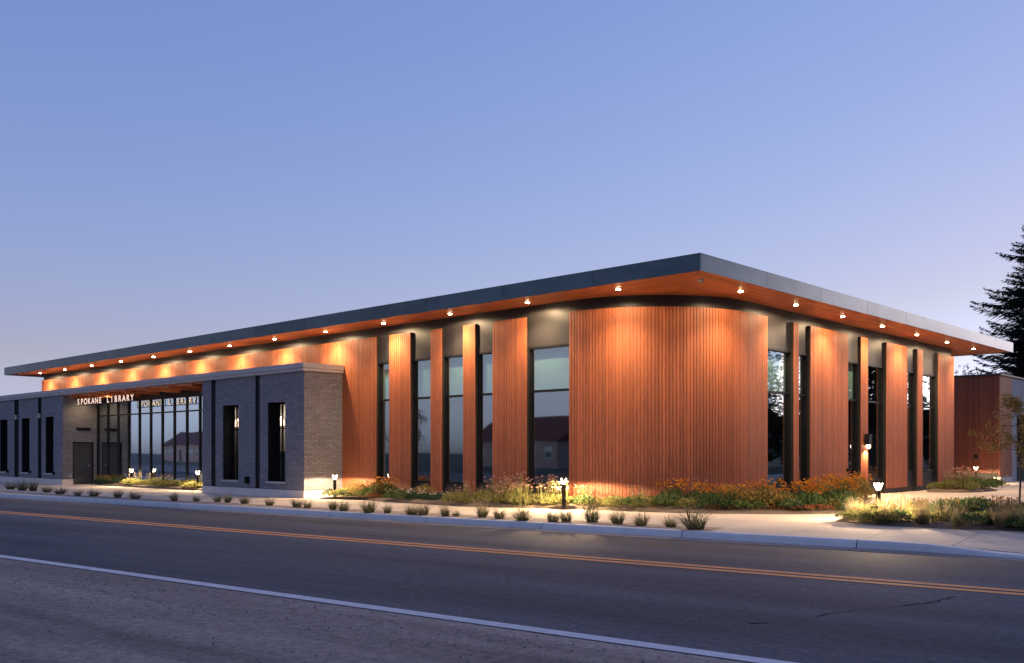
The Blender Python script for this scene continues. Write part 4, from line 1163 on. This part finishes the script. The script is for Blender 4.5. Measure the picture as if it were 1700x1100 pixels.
for p, q in tw:
    for _ in range(95):
        f = r.uniform(.3, 1.05); c = Vector(p).lerp(Vector(q), f) + Vector((r.gauss(0, .07), r.gauss(0, .07), r.gauss(-.01, .06)))
        b.leaf(c, Vector((r.uniform(-1, 1), r.uniform(-1, 1), r.uniform(-.8, .4))), Vector((r.uniform(-1, 1), r.uniform(-1, 1), 1)), r.uniform(.055, .11), r.uniform(.03, .055), r.random())
o = b.build('crown', M['gold']); o.parent = t

# ------------------------------------------------------------------ across the street (mirrored in the glass)
def house(x, y, w, d, h, rh, wall, roofc, label, seed):
    r = random.Random(seed); t = thing('house', label, 'house', (x, y, 0))
    wm = mat('house_wall', wall, None, .9); rm = mat('house_roof', roofc, None, .9)
    b = MB(); b.box(-w / 2, w / 2, -d / 2, d / 2, 0, h); b.prism([(-w / 2, -d / 2), (w / 2, -d / 2), (w / 2, d / 2), (-w / 2, d / 2)], h, h + .01); o = b.build('wall', wm); o.parent = t
    b = MB(); e = .4
    a = [(-w / 2 - e, -d / 2 - e, h - .1), (w / 2 + e, -d / 2 - e, h - .1), (w / 2 + e, d / 2 + e, h - .1), (-w / 2 - e, d / 2 + e, h - .1), (-w / 2 - e, 0, h + rh), (w / 2 + e, 0, h + rh)]
    for q in ((0, 1, 5, 4), (2, 3, 4, 5), (0, 4, 3), (1, 2, 5), (0, 3, 2, 1)): b.face([a[k] for k in q])
    o = b.build('roof', rm); o.parent = t
    n = max(2, int(w / 2.6))
    for i in range(n):
        xx = -w / 2 + w * (i + .5) / n
        b = MB()
        if i == n // 2: b.box(xx - .5, xx + .5, d / 2, d / 2 + .05, 0.1, 2.2); o = b.build('door', M['door']); o.parent = t; continue
        b.box(xx - .6, xx + .6, d / 2, d / 2 + .06, .95, 2.25); o = b.build('window', M['white']); o.parent = t
        b = MB(); b.box(xx - .5, xx + .5, d / 2 + .06, d / 2 + .07, 1.05, 2.15); g = b.build('pane', M['glass']); g.parent = o
    return t
house(-74, -42, 13, 9, 3.2, 2.8, (.48, .36, .33), (.22, .07, .05), 'pale pink house with a red gable roof across the street', 1)
house(-124, -46, 16, 10, 3.6, 2.2, (.50, .44, .42), (.10, .08, .08), 'cream house with a dark roof across the street', 2)
house(-50, -40, 12, 9, 3.4, 2.6, (.30, .30, .33), (.06, .06, .07), 'grey gabled house across the street', 3)
house(-166, -50, 15, 9, 3.3, 2.4, (.45, .33, .30), (.16, .07, .06), 'long salmon house across the street', 4)
broadleaf(-61, -38, 8, 3.4, 'round dark tree between the pink and the grey house', 31)
broadleaf(-98, -42, 8, 3.4, 'round dark tree between the pink and the cream house', 32)
broadleaf(-146, -44, 8, 3.4, 'round dark tree between the cream and the salmon house', 33)
b = MB(); r = random.Random(5)
for _ in range(9000):
    t_ = r.random(); x = lerp(-14, 75, t_) + r.uniform(-2, 2); y = lerp(128, 96, t_) + r.uniform(-3, 3)
    top = 7.5 + 2.5 * noise.noise((x * .15, 0, 3)) + 1.5 * noise.noise((x * .5, 1, 3))
    b.leaf((x, y, top * r.random() ** .6), Vector((r.uniform(-1, 1), r.uniform(-1, 1), r.uniform(-.5, .8))), Vector((r.uniform(-1, 1), r.uniform(-1, 1), 1)), r.uniform(.7, 1.5), .8, r.random())
o = b.build('added_tree_belt', M['tree']); o['kind'] = 'stuff'  # unseen belt, added to hide the horizon glow in the garden-side glass
for i, (x, y, h, ds) in enumerate(((4, 78, 11, 'shortest spreading'), (10, 92, 13, 'round'), (19, 84, 12, 'broad'), (15, 106, 15, 'tall'), (27, 96, 13, 'dense'), (26, 116, 16, 'tallest'), (37, 102, 13, 'loose'), (44, 88, 12, 'low'), (-3, 96, 12, 'bushy'))):
    broadleaf(x, y, h, h * .42, '%s dark tree at the far edge of the open ground beside the library' % ds, 40 + i, n=3600, leaf=.45, group='trees at the far edge of the open ground')

# like plants of one drift: say which one along the drift
ORD = OR + ['nineteenth', 'twentieth', 'twenty-first', 'twenty-second', 'twenty-third', 'twenty-fourth', 'twenty-fifth', 'twenty-sixth', 'twenty-seventh', 'twenty-eighth', 'twenty-ninth', 'thirtieth', 'thirty-first', 'thirty-second', 'thirty-third', 'thirty-fourth']
by = {}
for o in COL.objects:
    if o.get('group') and o.parent is None and o.type == 'MESH': by.setdefault(o['label'], []).append(o)
fw = Vector((-math.sin(cam.rotation_euler.z), math.cos(cam.rotation_euler.z), 0)); rt = Vector((fw.y, -fw.x, 0))
for lab, os_ in by.items():
    if len(os_) < 2: continue
    os_.sort(key=lambda o: o.location.dot(rt) / o.location.dot(fw))
    for i, o in enumerate(os_): o['label'] = lab + (', %s from left' % ORD[i] if i < len(ORD) else ', at the right end')
